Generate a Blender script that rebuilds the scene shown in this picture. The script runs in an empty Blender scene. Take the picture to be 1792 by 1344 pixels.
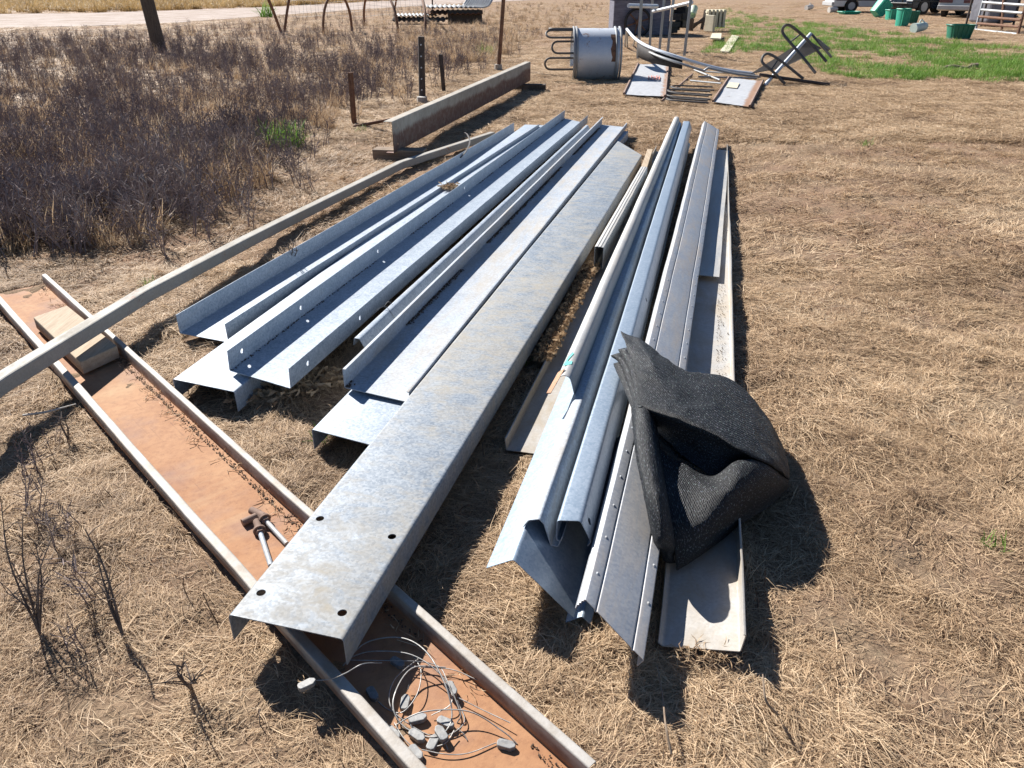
import bpy, bmesh, math, random
import numpy as np
from mathutils import Vector, Matrix, noise
R = math.radians
random.seed(7); rng = np.random.default_rng(7)
scene = bpy.context.scene
col = scene.collection
# ---------------------------------------------------------------- camera, sky, sun, exposure
FPX, HZ, CAMH, PW, PH = 1354.0, -35.0, 1.6, 1792, 1344
PITCH = math.atan((PH/2 - HZ) / FPX)
cam = bpy.data.objects.new('camera', bpy.data.cameras.new('camera')); col.objects.link(cam)
cam.location = (0, 0, CAMH); cam.rotation_euler = (R(90) - PITCH, 0, 0)
cam.data.sensor_width = 36; cam.data.lens = 36 * FPX / PW; cam.data.clip_start = 0.05; cam.data.clip_end = 2000
scene.camera = cam
SH = Vector((0.80, -0.98, -1.0)).normalized()          # the way sunlight travels
SUN_EL = math.asin(-SH.z); SUN_AZ = math.atan2(-SH.x, -SH.y)   # azimuth from +Y towards +X
world = bpy.data.worlds.new('World'); scene.world = world; world.use_nodes = True
wn = world.node_tree; sky = wn.nodes.new('ShaderNodeTexSky'); sky.sky_type = 'NISHITA'; sky.sun_disc = False
sky.sun_elevation = SUN_EL; sky.sun_rotation = SUN_AZ; sky.dust_density = 0.; sky.ozone_density = 5.0; sky.altitude = 1200
wn.links.new(sky.outputs[0], wn.nodes['Background'].inputs[0]); wn.nodes['Background'].inputs[1].default_value = 0.05
sl = bpy.data.lights.new('sun', 'SUN'); sl.energy = 5.0; sl.angle = R(0.5); sl.color = (1.0, 0.955, 0.90)
sun = bpy.data.objects.new('sun', sl); col.objects.link(sun); sun.rotation_euler = SH.to_track_quat('-Z', 'Y').to_euler()
vs = scene.view_settings; vs.view_transform = 'Standard'; vs.look = 'None'; vs.gamma = 1; vs.exposure = 0.95; vs.use_curve_mapping = False

cy = scene.cycles; cy.max_bounces = 4; cy.diffuse_bounces = 2; cy.glossy_bounces = 2; cy.transmission_bounces = 2; cy.transparent_max_bounces = 4

def at(u, v, z=0.0):
    """photo pixel -> the point of its ray at height z"""
    dx = (u - PW/2) / FPX; dy = (v - PH/2) / FPX
    d = Vector((dx, math.cos(PITCH) - dy*math.sin(PITCH), -math.sin(PITCH) - dy*math.cos(PITCH)))
    t = (CAMH - z) / -d.z
    return Vector((d.x*t, d.y*t, z))
def at_y(u, v, y):
    dx = (u - PW/2) / FPX; dy = (v - PH/2) / FPX
    d = Vector((dx, math.cos(PITCH) - dy*math.sin(PITCH), -math.sin(PITCH) - dy*math.cos(PITCH)))
    return Vector((0, 0, CAMH)) + d * (y / d.y)
def hgt(x, y):
    a = 0.016*noise.noise((x*2.3, y*2.3, 1.0)) + 0.020*noise.noise((x*5.6, y*5.6, 4.0)) + 0.014*noise.noise((x*14, y*14, 9.0))
    return (a - 0.006)*min(1., max(0., (32 - y)/10))

# ---------------------------------------------------------------- materials
class NT:
    def __init__(s, name):
        s.m = bpy.data.materials.new(name); s.m.use_nodes = True; s.t = s.m.node_tree
        s.b = s.t.nodes['Principled BSDF']; s.co = None
    def n(s, ty, **kw):
        nd = s.t.nodes.new('ShaderNode' + ty)
        for k, v in kw.items(): setattr(nd, k, v)
        return nd
    def L(s, a, b): s.t.links.new(a, b)
    def coord(s, scale=(1, 1, 1), kind='Object', rot=(0, 0, 0)):
        tc = s.n('TexCoord'); mp = s.n('Mapping'); mp.inputs['Scale'].default_value = scale; mp.inputs['Rotation'].default_value = rot
        s.L(tc.outputs[kind], mp.inputs[0]); return mp.outputs[0]
    def wpos(s, scale=(1, 1, 1)):
        g = s.n('NewGeometry'); mp = s.n('Mapping'); mp.inputs['Scale'].default_value = scale
        s.L(g.outputs['Position'], mp.inputs[0]); return mp.outputs[0]
    def noise(s, vec, scale, detail=4, rough=.6, dist=0):
        nd = s.n('TexNoise'); nd.inputs['Scale'].default_value = scale; nd.inputs['Detail'].default_value = detail
        nd.inputs['Roughness'].default_value = rough; nd.inputs['Distortion'].default_value = dist
        s.L(vec, nd.inputs['Vector']); return nd.outputs[0]
    def voro(s, vec, scale, out='Color'):
        nd = s.n('TexVoronoi'); nd.inputs['Scale'].default_value = scale; s.L(vec, nd.inputs['Vector']); return nd.outputs[out]
    def ramp(s, f, stops, interp='LINEAR'):
        r = s.n('ValToRGB'); r.color_ramp.interpolation = interp
        e = r.color_ramp.elements
        while len(e) < len(stops): e.new(.5)
        for el, (p, c) in zip(e, stops):
            el.position = p; el.color = (c if isinstance(c, tuple) else (c, c, c)) + (1,)
        s.L(f, r.inputs[0]); return r.outputs[0]
    def mix(s, f, a, b, mode='MIX'):
        m = s.n('MixRGB', blend_type=mode)
        for i, q in zip((0, 1, 2), (f, a, b)):
            if isinstance(q, (int, float)): m.inputs[i].default_value = q
            elif isinstance(q, tuple): m.inputs[i].default_value = q + (1,)
            else: s.L(q, m.inputs[i])
        return m.outputs[0]
    def math(s, op, a, b=0.0):
        m = s.n('Math', operation=op)
        for i, q in zip((0, 1), (a, b)):
            if isinstance(q, (int, float)): m.inputs[i].default_value = q
            else: s.L(q, m.inputs[i])
        return m.outputs[0]
    def set(s, **kw):
        for k, v in kw.items():
            i = s.b.inputs[k.replace('_', ' ')]
            if isinstance(v, (int, float)): i.default_value = v
            elif isinstance(v, tuple): i.default_value = v + (1,)
            else: s.L(v, i)
    def bump(s, h, strength=.3, dist=.002):
        b = s.n('Bump'); b.inputs['Strength'].default_value = strength; b.inputs['Distance'].default_value = dist
        s.L(h, b.inputs['Height']); s.L(b.outputs[0], s.b.inputs['Normal'])

def galv(name, c1=(.27, .335, .41), c2=(.52, .58, .645), dust=.35, dustcol=(.50, .42, .31), metallic=.10, rough=.50, seed=0, streak=(14, 3, 14), rot=0., rust=0.):
    c1, c2, dustcol = (tuple(q*.84 for q in w) for w in (c1, c2, dustcol))
    m = NT(name); v = m.coord(kind='Object')
    off = m.n('VectorMath', operation='ADD'); m.L(v, off.inputs[0]); off.inputs[1].default_value = (seed*3.1, seed*1.7, seed*.9); v = off.outputs[0]
    sp = m.n('SeparateColor'); m.L(m.voro(v, 130), sp.inputs[0])
    n1 = m.noise(v, 9, 6, .65); n0 = m.noise(v, 60, 3, .7)
    f = m.math('ADD', m.math('MULTIPLY', sp.outputs[0], .35), m.math('ADD', m.math('MULTIPLY', n1, .55), m.math('MULTIPLY', n0, .25)))
    c = m.mix(m.ramp(f, [(.32, 0.), (.78, 1.)]), c1, c2)
    mp = m.n('Mapping'); mp.inputs['Scale'].default_value = streak; mp.inputs['Rotation'].default_value = (0, 0, rot); m.L(v, mp.inputs[0])
    ds = m.noise(mp.outputs[0], 1.0, 8, .72, .6); d2 = m.noise(v, 1.1, 3, .6)
    dm = m.ramp(m.math('ADD', m.math('MULTIPLY', ds, .65), m.math('MULTIPLY', d2, .45)), [(.74 - dust*.55, 0.), (.92 - dust*.45, 1.)])
    dm = m.math('MULTIPLY', dm, min(1., .45 + dust*.6))
    c = m.mix(dm, c, dustcol)
    met = m.math('MULTIPLY', m.math('SUBTRACT', 1.0, dm), metallic)
    rg = m.math('ADD', m.math('MULTIPLY', dm, .42), m.math('ADD', rough, m.math('MULTIPLY', n0, .12)))
    if rust:
        rm = m.ramp(m.noise(v, 5, 7, .75, .8), [(.62 - rust*.3, 0.), (.70 - rust*.25, 1.)])
        c = m.mix(rm, c, m.mix(n0, (.16, .06, .03), (.33, .15, .07)))
        met = m.math('MULTIPLY', met, m.math('SUBTRACT', 1., rm))
        rg = m.math('MAXIMUM', rg, m.math('MULTIPLY', rm, .85))
    m.set(Base_Color=c, Metallic=met, Roughness=rg)
    m.bump(m.math('ADD', n0, m.math('MULTIPLY', n1, .6)), .25, .0012)
    return m.m
def simple(name, c1, c2, rough=.8, scale=8, stretch=(1, 1, 1), metallic=0., bump=.4, dist=.003, fine=None):
    m = NT(name); v = m.coord(stretch)
    f = m.noise(v, scale, 7, .68, .3)
    c = m.mix(m.ramp(f, [(.33, 0.), (.68, 1.)]), c1, c2)
    if fine: c = m.mix(m.ramp(m.noise(v, scale*7, 3, .7), [(.55, 0.), (.72, .8)]), c, fine)
    m.set(Base_Color=c, Roughness=rough, Metallic=metallic); m.bump(f, bump, dist); return m.m

M = {}
M['galv_a'] = galv('galv_a', dust=.16, seed=1)
M['galv_b'] = galv('galv_b', dust=.28, seed=2)
M['galv_c'] = galv('galv_c', dust=.42, seed=3, c1=(.34, .37, .41))
M['galv_d'] = galv('galv_d', dust=.26, seed=4)
M['galv_clean'] = galv('galv_clean', c1=(.27, .35, .44), c2=(.40, .475, .56), dust=.06, seed=5, rough=.36, metallic=.30)
M['galv_pale'] = galv('galv_pale', c1=(.44, .445, .44), c2=(.55, .55, .535), dust=.45, seed=6, metallic=.35, rough=.5, dustcol=(.55, .50, .43))
M['galv_streak'] = galv('galv_streak', c1=(.15, .19, .24), c2=(.34, .38, .42), dust=.48, seed=8, streak=(11, 17, 10), rot=.5, metallic=.15, rough=.48, dustcol=(.43, .375, .28))
M['galv_brown'] = galv('galv_brown', c1=(.40, .43, .48), c2=(.56, .57, .58), dust=.42, seed=9, streak=(16, 3, 14), rot=.3, metallic=.35, rough=.42, dustcol=(.46, .37, .28))
M['galv_cream'] = galv('galv_cream', c1=(.44, .435, .42), c2=(.56, .55, .53), dust=.46, seed=11, metallic=.3, rough=.55, dustcol=(.44, .355, .245), streak=(9, 5, 9))
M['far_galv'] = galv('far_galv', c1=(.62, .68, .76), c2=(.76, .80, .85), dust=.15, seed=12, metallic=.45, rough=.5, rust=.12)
def trough_mat():
    m = NT('trough_rust'); v = m.coord(); sx = m.n('SeparateXYZ'); m.L(v, sx.inputs[0])
    n1 = m.noise(v, 3.2, 7, .7, .4); n2 = m.noise(v, 40, 4, .7); n3 = m.noise(v, 160, 2, .6)
    flo = m.mix(m.ramp(n1, [(.30, 0.), (.70, 1.)]), (.32, .145, .065), (.46, .255, .13))
    flo = m.mix(m.math('MULTIPLY', m.ramp(n2, [(.45, 0.), (.75, 1.)]), .5), flo, (.20, .085, .045))
    flo = m.mix(m.math('MULTIPLY', m.ramp(m.noise(v, 2.1, 4, .6), [(.50, 0.), (.66, 1.)]), .6), flo, (.25, .165, .145))
    flo = m.mix(m.math('MULTIPLY', m.ramp(m.noise(v, 1.6, 5, .65, 1.), [(.52, 0.), (.66, 1.)]), .55), flo, (.50, .34, .19))
    flo = m.mix(m.ramp(m.noise(m.coord((60, 3, 1)), 1., 4, .7), [(.62, 0.), (.72, .5)]), flo, (.17, .085, .05))
    flo = m.mix(m.ramp(n3, [(.70, 0.), (.76, .8)]), flo, (.12, .07, .05))
    edge = m.ramp(m.math('ADD', sx.outputs[2], m.math('MULTIPLY', n2, .014)), [(.040, 0.), (.054, 1.)])
    gal = m.mix(m.ramp(m.noise(v, 12, 6, .7), [(.35, 0.), (.65, 1.)]), (.32, .28, .23), (.44, .42, .39))
    wall = m.mix(m.ramp(m.noise(v, 7, 6, .7), [(.40, 0.), (.62, 1.)]), (.20, .11, .075), (.34, .28, .23))
    base = m.mix(m.ramp(sx.outputs[2], [(.010, 0.), (.022, 1.)]), flo, wall)
    c = m.mix(edge, base, gal)
    m.set(Base_Color=c, Roughness=m.mix(edge, (.85,)*3, (.66,)*3), Metallic=m.math('MULTIPLY', edge, .08)); m.bump(n2, .35, .003); return m.m
M['trough'] = trough_mat()
def stain_beam():
    m = NT('stained_beam'); v = m.coord(); sx = m.n('SeparateXYZ'); m.L(v, sx.inputs[0])
    drip = m.noise(m.coord((1, 9, .8)), 3, 5, .65); big = m.noise(m.coord((1, .9, 0)), 1.2, 2, .5)
    lim = m.math('ADD', sx.outputs[2], m.math('ADD', m.math('MULTIPLY', drip, -.10), m.math('MULTIPLY', big, -.17)))
    k = m.ramp(lim, [(.035, 1.), (.075, 0.)])
    k2 = m.math('MULTIPLY', k, m.ramp(m.noise(v, 14, 6, .75), [(.30, .55), (.55, 1.)]))
    g = m.mix(m.ramp(m.noise(v, 6, 7, .7), [(.35, 0.), (.65, 1.)]), (.30, .27, .22), (.46, .42, .35))
    m.set(Base_Color=m.mix(k2, g, m.mix(drip, (.11, .055, .04), (.20, .10, .07))), Roughness=.7, Metallic=.1); m.bump(drip, .2, .002); return m.m
M['beam'] = stain_beam()
M['post_paint'] = galv('post_paint', c1=(.34, .33, .30), c2=(.43, .41, .365), dust=.45, seed=13, metallic=.15, rough=.65, dustcol=(.40, .35, .27), streak=(20, 4, 20), rust=.06)
M['dark_steel'] = simple('dark_steel', (.035, .028, .025), (.085, .065, .055), .7, 9)
M['rust_steel'] = simple('rust_steel', (.10, .05, .03), (.24, .12, .07), .85, 12, fine=(.32, .18, .10))
M['rust_bright'] = simple('rust_bright', (.34, .17, .09), (.48, .30, .19), .85, 22)
M['pipe'] = galv('pipe', c1=(.30, .32, .34), c2=(.45, .46, .46), dust=.3, seed=14, metallic=.5)
M['pipe_dark'] = simple('pipe_dark', (.055, .05, .047), (.13, .12, .11), .6, 10)
M['shade_steel'] = simple('shade_steel', (.014, .011, .010), (.035, .028, .025), .8, 6)  # shaded side of the feeder sheets put into a near-black colour
M['timber'] = simple('timber', (.36, .27, .18), (.52, .42, .30), .85, 5, (14, 1, 14), fine=(.24, .17, .11))
M['timber_grey'] = simple('timber_grey', (.16, .115, .08), (.30, .23, .165), .9, 5, (1, 1, 12), fine=(.09, .065, .05))
M['timber_dark'] = simple('timber_dark', (.05, .036, .028), (.14, .105, .08), .95, 5, (14, 14, 1), fine=(.22, .18, .14))
M['cable'] = galv('cable', c1=(.30, .30, .29), c2=(.46, .45, .43), dust=.3, seed=15, metallic=.5, rough=.5)
M['zinc'] = galv('zinc', c1=(.20, .205, .21), c2=(.36, .36, .35), dust=.4, seed=16, metallic=.35, rough=.55, dustcol=(.40, .36, .29), streak=(40, 40, 40))
M['turquoise'] = simple('turquoise', (.15, .62, .52), (.22, .75, .63), .6, 20)
M['tub_green'] = simple('tub_green', (.025, .33, .21), (.05, .45, .31), .5, 4, bump=.1)
M['tub_green_dark'] = simple('tub_green_dark', (.012, .14, .085), (.02, .20, .125), .5, 4, bump=.1)
M['tub_pale'] = simple('tub_pale', (.42, .55, .50), (.60, .68, .63), .5, 4, bump=.1)
M['white_plastic'] = simple('white_plastic', (.55, .53, .48), (.72, .70, .66), .5, 4, bump=.1)
M['tyre'] = simple('tyre', (.015, .015, .015), (.03, .028, .026), .85, 12)
M['car_white'] = simple('car_white', (.55, .56, .57), (.62, .62, .62), .28, 2, bump=.03)
M['car_silver'] = simple('car_silver', (.42, .41, .40), (.50, .49, .47), .3, 2, metallic=.3, bump=.03)
M['car_navy'] = simple('car_navy', (.008, .012, .022), (.014, .02, .034), .25, 2, bump=.03)
M['glass'] = simple('glass', (.01, .012, .015), (.016, .018, .02), .06, 2, bump=0.)
M['lamp_red'] = simple('lamp_red', (.10, .03, .035), (.15, .05, .055), .25, 6, bump=.05)
M['lamp_clear'] = simple('lamp_clear', (.7, .7, .7), (.8, .8, .8), .12, 4, bump=0.)
M['bumper'] = simple('bumper', (.40, .40, .40), (.48, .48, .47), .45, 3, bump=.05)
M['black_trim'] = simple('black_trim', (.012, .012, .013), (.022, .022, .022), .55, 4, bump=.1)
M['engine'] = simple('engine', (.012, .012, .014), (.05, .045, .045), .5, 9, metallic=.3)
M['bluebox'] = simple('bluebox', (.10, .10, .14), (.21, .205, .25), .8, 4, (1, 1, 5), fine=(.20, .18, .17))
M['grey_wrap'] = simple('grey_wrap', (.12, .12, .14), (.22, .22, .25), .45, 5)
M['oxide'] = simple('oxide', (.16, .10, .075), (.30, .20, .15), .85, 8)
M['cream_board'] = simple('cream_board', (.55, .50, .36), (.66, .61, .47), .8, 5, fine=(.40, .35, .25))
M['pipe_pale'] = simple('pipe_pale', (.48, .58, .40), (.58, .66, .48), .5, 4)
M['bone'] = simple('bone', (.50, .46, .40), (.62, .58, .52), .8, 14)
def panel_mat():
    m = NT('rusty_panel'); v = m.coord(); sx = m.n('SeparateXYZ'); m.L(v, sx.inputs[0])
    n = m.noise(v, 5, 7, .75, .5)
    a = m.n('Attribute'); a.attribute_name = 'across'
    k = m.ramp(m.math('ADD', a.outputs['Fac'], m.math('MULTIPLY', n, .30)), [(.93, 0.), (1.0, 1.)])
    c = m.mix(m.ramp(m.noise(v, 9, 6, .7), [(.35, 0.), (.65, 1.)]), (.36, .37, .38), (.50, .51, .52))
    c = m.mix(k, c, m.mix(n, (.27, .14, .075), (.38, .24, .15)))
    m.set(Base_Color=c, Roughness=.55, Metallic=m.math('MULTIPLY', m.math('SUBTRACT', 1., k), .0)); return m.m
M['panel'] = panel_mat()
def cloth_mat():
    m = NT('shade_cloth'); v = m.coord(kind='UV')
    w = m.n('TexWave', wave_type='BANDS', bands_direction='DIAGONAL'); w.inputs['Scale'].default_value = 165; w.inputs['Distortion'].default_value = 3.5; w.inputs['Detail'].default_value = 2
    m.L(v, w.inputs[0]); n = m.noise(v, 260, 2, .7); n2 = m.noise(v, 6, 4, .6)
    spk = m.n('TexNoise'); spk.inputs['Scale'].default_value = 420; m.L(v, spk.inputs['Vector'])
    f = m.math('ADD', m.math('MULTIPLY', w.outputs[0], .6), m.math('MULTIPLY', n, .55))
    c = m.mix(m.ramp(f, [(.45, 0.), (.9, 1.)]), (.002, .0025, .0035), (.018, .021, .026))
    c = m.mix(m.ramp(n, [(.56, 0.), (.68, .55)]), c, m.mix(.7, spk.outputs[1], (.09, .12, .13)))
    c = m.mix(m.math('MULTIPLY', m.ramp(n2, [(.55, 0.), (.8, 1.)]), .08), c, (.10, .10, .10))
    m.set(Base_Color=c, Roughness=.62, Specular_IOR_Level=.35); m.bump(f, .7, .0025); return m.m
M['cloth'] = cloth_mat()
def ground_mat():
    m = NT('ground_dirt_straw'); p = m.wpos()
    n1 = m.noise(p, .55, 5, .6); n2 = m.noise(p, 3.5, 6, .7); n3 = m.noise(p, 55, 6, .8, .6); n4 = m.noise(m.wpos((60, 14, 20)), 1, 4, .7, 1.)
    straw = m.mix(m.ramp(n3, [(.30, 0.), (.65, 1.)]), (.085, .058, .038), (.44, .32, .21))
    straw = m.mix(m.math('MULTIPLY', m.ramp(n4, [(.5, 0.), (.7, 1.)]), .6), straw, (.50, .385, .25))
    dirt = m.mix(n3, (.15, .092, .060), (.48, .315, .212))
    c = m.mix(m.ramp(m.math('ADD', m.math('MULTIPLY', n1, .5), m.math('MULTIPLY', n2, .5)), [(.42, 0.), (.60, 1.)]), straw, dirt)
    c = m.mix(m.math('MULTIPLY', m.ramp(n2, [(.55, 0.), (.72, 1.)]), .55), c, (.11, .075, .052))
    m.set(Base_Color=c, Roughness=.95, Specular_IOR_Level=.1); m.bump(m.math('ADD', n3, n2), .8, .02); return m.m
M['ground'] = ground_mat()
def road_mat():
    m = NT('dirt_road'); p = m.wpos(); n = m.noise(p, .7, 6, .7); n2 = m.noise(p, 8, 5, .7)
    m.set(Base_Color=m.mix(m.ramp(m.math('ADD', m.math('MULTIPLY', n, .6), m.math('MULTIPLY', n2, .4)), [(.38, 0.), (.60, 1.)]), (.25, .175, .125), (.45, .375, .325)), Roughness=.95); m.bump(n2, .5, .02); return m.m
M['road'] = road_mat()
def blade_mat(name, cols, world_cols=None, trans=.25, wscale=.8, spec=.25):
    """one colour ramp picked by blade (attribute), clump (random) and place (world noise)"""
    m = NT(name); a = m.n('Attribute'); a.attribute_name = 'tint'; oi = m.n('ObjectInfo')
    f = m.math('ADD', m.math('MULTIPLY', a.outputs['Fac'], .55), m.math('MULTIPLY', oi.outputs['Random'], .18))
    f = m.math('ADD', f, m.math('MULTIPLY', m.ramp(m.noise(m.wpos(), wscale, 4, .6), [(.35, 0.), (.65, 1.)]), .27))
    c = m.ramp(f, [(i/(len(cols) - 1)*.9 + .05, q) for i, q in enumerate(cols)])
    m.set(Base_Color=c, Roughness=.6 if spec else 1., Specular_IOR_Level=spec)
    if trans:
        tr = m.n('BsdfTranslucent'); m.L(c, tr.inputs[0]); mx = m.n('MixShader'); mx.inputs[0].default_value = trans
        m.L(m.b.outputs[0], mx.inputs[1]); m.L(tr.outputs[0], mx.inputs[2]); m.L(mx.outputs[0], m.t.nodes['Material Output'].inputs[0])
    return m.m
M['straw'] = blade_mat('straw', [(.085, .055, .036), (.31, .205, .125), (.55, .395, .245), (.70, .53, .345), (.80, .67, .49)])
M['stubble'] = blade_mat('stubble', [(.035, .022, .018), (.085, .055, .042), (.17, .12, .085)], trans=0)
M['weed'] = blade_mat('weed', [(.10, .079, .080), (.21, .168, .165), (.33, .272, .255), (.50, .43, .36)], trans=0, wscale=.5, spec=0.)
M['green'] = blade_mat('green', [(.07, .14, .02), (.12, .25, .035), (.20, .35, .06), (.36, .38, .13)], trans=.35)
M['gold'] = blade_mat('gold', [(.30, .19, .08), (.46, .31, .13), (.58, .42, .20), (.64, .50, .28)], trans=.3, wscale=.2)

# ---------------------------------------------------------------- mesh helpers
class MB:
    def __init__(s): s.v = []; s.f = []
    def add(s, vs, fs):
        o = len(s.v); s.v += [tuple(q) for q in vs]; s.f += [tuple(i + o for i in f) for f in fs]; return s
    def hexa(s, b, t):       # four bottom points, four top points
        return s.add(list(b) + list(t), [(3, 2, 1, 0), (4, 5, 6, 7), (0, 1, 5, 4), (1, 2, 6, 5), (2, 3, 7, 6), (3, 0, 4, 7)])
    def box(s, c, d, rz=0., mat=None):
        hx, hy, hz = d[0]/2, d[1]/2, d[2]/2; ro = Matrix.Rotation(rz, 3, 'Z') if mat is None else mat
        P = [Vector(c) + ro @ Vector(q) for q in ((-hx, -hy, -hz), (hx, -hy, -hz), (hx, hy, -hz), (-hx, hy, -hz), (-hx, -hy, hz), (hx, -hy, hz), (hx, hy, hz), (-hx, hy, hz))]
        return s.hexa(P[:4], P[4:])
    def tube(s, pts, r, n=8, r2=None, caps=True):
        pts = [Vector(p) for p in pts]; k = len(pts); up = Vector((0, 0, 1)); rings = []; prev = None
        for i, p in enumerate(pts):
            t = (pts[min(i + 1, k - 1)] - pts[max(i - 1, 0)]).normalized()
            if prev is None:
                a = t.cross(up)
                if a.length < .05: a = t.cross(Vector((1, 0, 0)))
            else: a = prev - t * prev.dot(t)
            a.normalize(); b = t.cross(a); prev = a
            rr = r if r2 is None else r + (r2 - r)*i/(k - 1)
            rings.append([p + (a*math.cos(q) + b*math.sin(q))*rr for q in (2*math.pi*j/n for j in range(n))])
        fs = [(i*n + j, i*n + (j + 1) % n, (i + 1)*n + (j + 1) % n, (i + 1)*n + j) for i in range(k - 1) for j in range(n)]
        if caps: fs += [tuple(range(n - 1, -1, -1)), tuple(range((k - 1)*n, k*n))]
        return s.add([q for rg in rings for q in rg], fs)
    def prism(s, poly, x0, x1, f):   # polygon (a,b) extruded; f(x,a,b)->point
        n = len(poly)
        return s.add([f(x0, *p) for p in poly] + [f(x1, *p) for p in poly],
                     [tuple(range(n - 1, -1, -1)), tuple(range(n, 2*n))] + [(i, (i + 1) % n, n + (i + 1) % n, n + i) for i in range(n)])
    def build(s, name, mat, parent=None, smooth=None, bevel=0., loc=None):
        me = bpy.data.meshes.new(name)
        vs = s.v
        if loc is not None: vs = [tuple(Vector(q) - Vector(loc)) for q in vs]
        me.from_pydata(vs, [], s.f); me.update()
        bm = bmesh.new(); bm.from_mesh(me); bmesh.ops.recalc_face_normals(bm, faces=bm.faces); bm.to_mesh(me); bm.free()
        o = bpy.data.objects.new(name, me); col.objects.link(o); me.materials.append(M[mat] if isinstance(mat, str) else mat)
        if loc is not None: o.location = loc
        if smooth: me.shade_smooth(); me.set_sharp_from_angle(angle=R(smooth))
        if bevel:
            b = o.modifiers.new('bevel', 'BEVEL'); b.width = bevel; b.segments = 2; b.limit_method = 'ANGLE'
        if parent is not None:
            o.parent = parent; o.matrix_parent_inverse = parent.matrix_world.inverted() if False else Matrix.Translation(-Vector(parent.location))
        return o
def tag(o, label=None, cat=None, group=None, kind=None):
    for k, v in (('label', label), ('category', cat), ('group', group), ('kind', kind)):
        if v: o[k] = v
    return o
def thing(name, loc, label, cat, group=None):
    o = bpy.data.objects.new(name, None); col.objects.link(o); o.location = loc; o.empty_display_size = .1
    return tag(o, label, cat, group)
def catmull(pts, n=8):
    pts = [Vector(p) for p in pts]; q = [pts[0]*2 - pts[1]] + pts + [pts[-1]*2 - pts[-2]]; out = []
    for i in range(1, len(q) - 2):
        for j in range(n):
            t = j/n; a, b, c, d = q[i - 1:i + 3]
            out.append(.5*((2*b) + (c - a)*t + (2*a - 5*b + 4*c - d)*t*t + (3*b - a - 3*c + d)*t**3))
    return out + [pts[-1]]
def frame(A, B):
    y = (B - A).normalized(); x = y.cross(Vector((0, 0, 1))).normalized(); z = x.cross(y)
    return Matrix(((x.x, y.x, z.x, A.x), (x.y, y.y, z.y, A.y), (x.z, y.z, z.z, A.z), (0, 0, 0, 1)))
def rotp(prof, deg, c=(0, 0)):
    a = R(deg); return [(c[0] + (s - c[0])*math.cos(a) - (t - c[1])*math.sin(a), c[1] + (s - c[0])*math.sin(a) + (t - c[1])*math.cos(a)) for s, t in prof]
def rounded(prof, rad, k=4):
    out = [Vector(prof[0])]
    for i in range(1, len(prof) - 1):
        p = Vector(prof[i]); a = Vector(prof[i - 1]) - p; b = Vector(prof[i + 1]) - p
        r = min(rad, a.length*.45, b.length*.45); s = p + a.normalized()*r; e = p + b.normalized()*r
        for j in range(k + 1):
            t = j/k; out.append(s*(1 - t)**2 + p*2*t*(1 - t) + e*t*t)
    return out + [Vector(prof[-1])]
FOOT = []     # footprints where no grass grows through: (A, d, x, s0, s1, L)
def member(name, A, B, prof, mat, label, cat, group=None, thick=.003, rad=.007, segs=48, wav=.0022, skn=0., skf=0., holes=(), seed=0, foot=False, parent=None, sag=0., flare=None):
    """sheet-metal section: profile (across, up) swept from A to B; local x across, y along, z up"""
    A = Vector(A); B = Vector(B); L = (B - A).length; mw = frame(A, B)
    line = rounded(prof, rad); n = len(line); Lf, Rt = [], []
    for i, p in enumerate(line):
        t = (line[min(i + 1, n - 1)] - line[max(i - 1, 0)]).normalized(); nv = Vector((-t.y, t.x))*thick/2
        Lf.append(p + nv); Rt.append(p - nv)
    ring = Lf + Rt[::-1]; m = len(ring); smin = min(p.x for p in line); smax = max(p.x for p in line)
    vs = []; fs = []
    for j in range(segs + 1):
        u = j/segs
        for p in ring:
            k = (p.x - smin)/max(1e-6, smax - smin)
            y = (skn*k)*(1 - u) + (L + skf*k)*u
            ds = wav*noise.noise((y*1.1, p.y*9, seed*7.3)) + wav*.5*noise.noise((y*4.3, p.y*14, seed*3.3 + 9))
            dt = wav*noise.noise((y*.9, p.x*6, seed*5.1 + 40)) - sag*4*u*(1 - u)
            if flare: dt += flare(p.x, y)
            vs.append((p.x + ds, y, p.y + dt))
    for j in range(segs):
        for i in range(m): fs.append((j*m + i, j*m + (i + 1) % m, (j + 1)*m + (i + 1) % m, (j + 1)*m + i))
    for e in (0, segs*m):
        for i in range(n - 1): fs.append((e + i, e + i + 1, e + m - 2 - i, e + m - 1 - i))
    me = bpy.data.meshes.new(name); me.from_pydata(vs, [], fs); me.update()
    bm = bmesh.new(); bm.from_mesh(me); bmesh.ops.recalc_face_normals(bm, faces=bm.faces); bm.to_mesh(me); bm.free()
    o = bpy.data.objects.new(name, me); col.objects.link(o); me.materials.append(M[mat])
    if holes:
        mb = MB()
        for (c, ax, r) in holes:
            c = Vector(c); ax = Vector(ax); mb.tube([c - ax*.02, c + ax*.02], r, 16)
        co = mb.build('hole_cutter', mat); bo = o.modifiers.new('b', 'BOOLEAN'); bo.object = co; bo.operation = 'DIFFERENCE'; bo.solver = 'EXACT'
        dg = bpy.context.evaluated_depsgraph_get(); me2 = bpy.data.meshes.new_from_object(o.evaluated_get(dg)); o.modifiers.clear(); o.data = me2
        bpy.data.objects.remove(co); me = me2
    me.shade_smooth(); me.set_sharp_from_angle(angle=R(35))
    o.matrix_world = mw
    if parent is not None:
        o.parent = parent; o.matrix_parent_inverse = Matrix.Translation(-Vector(parent.location))
    else: tag(o, label, cat, group)
    if foot:
        FOOT.append((A.x, A.y, (B - A).normalized().x, (B - A).normalized().y, smin, smax, L))
    return o
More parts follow.
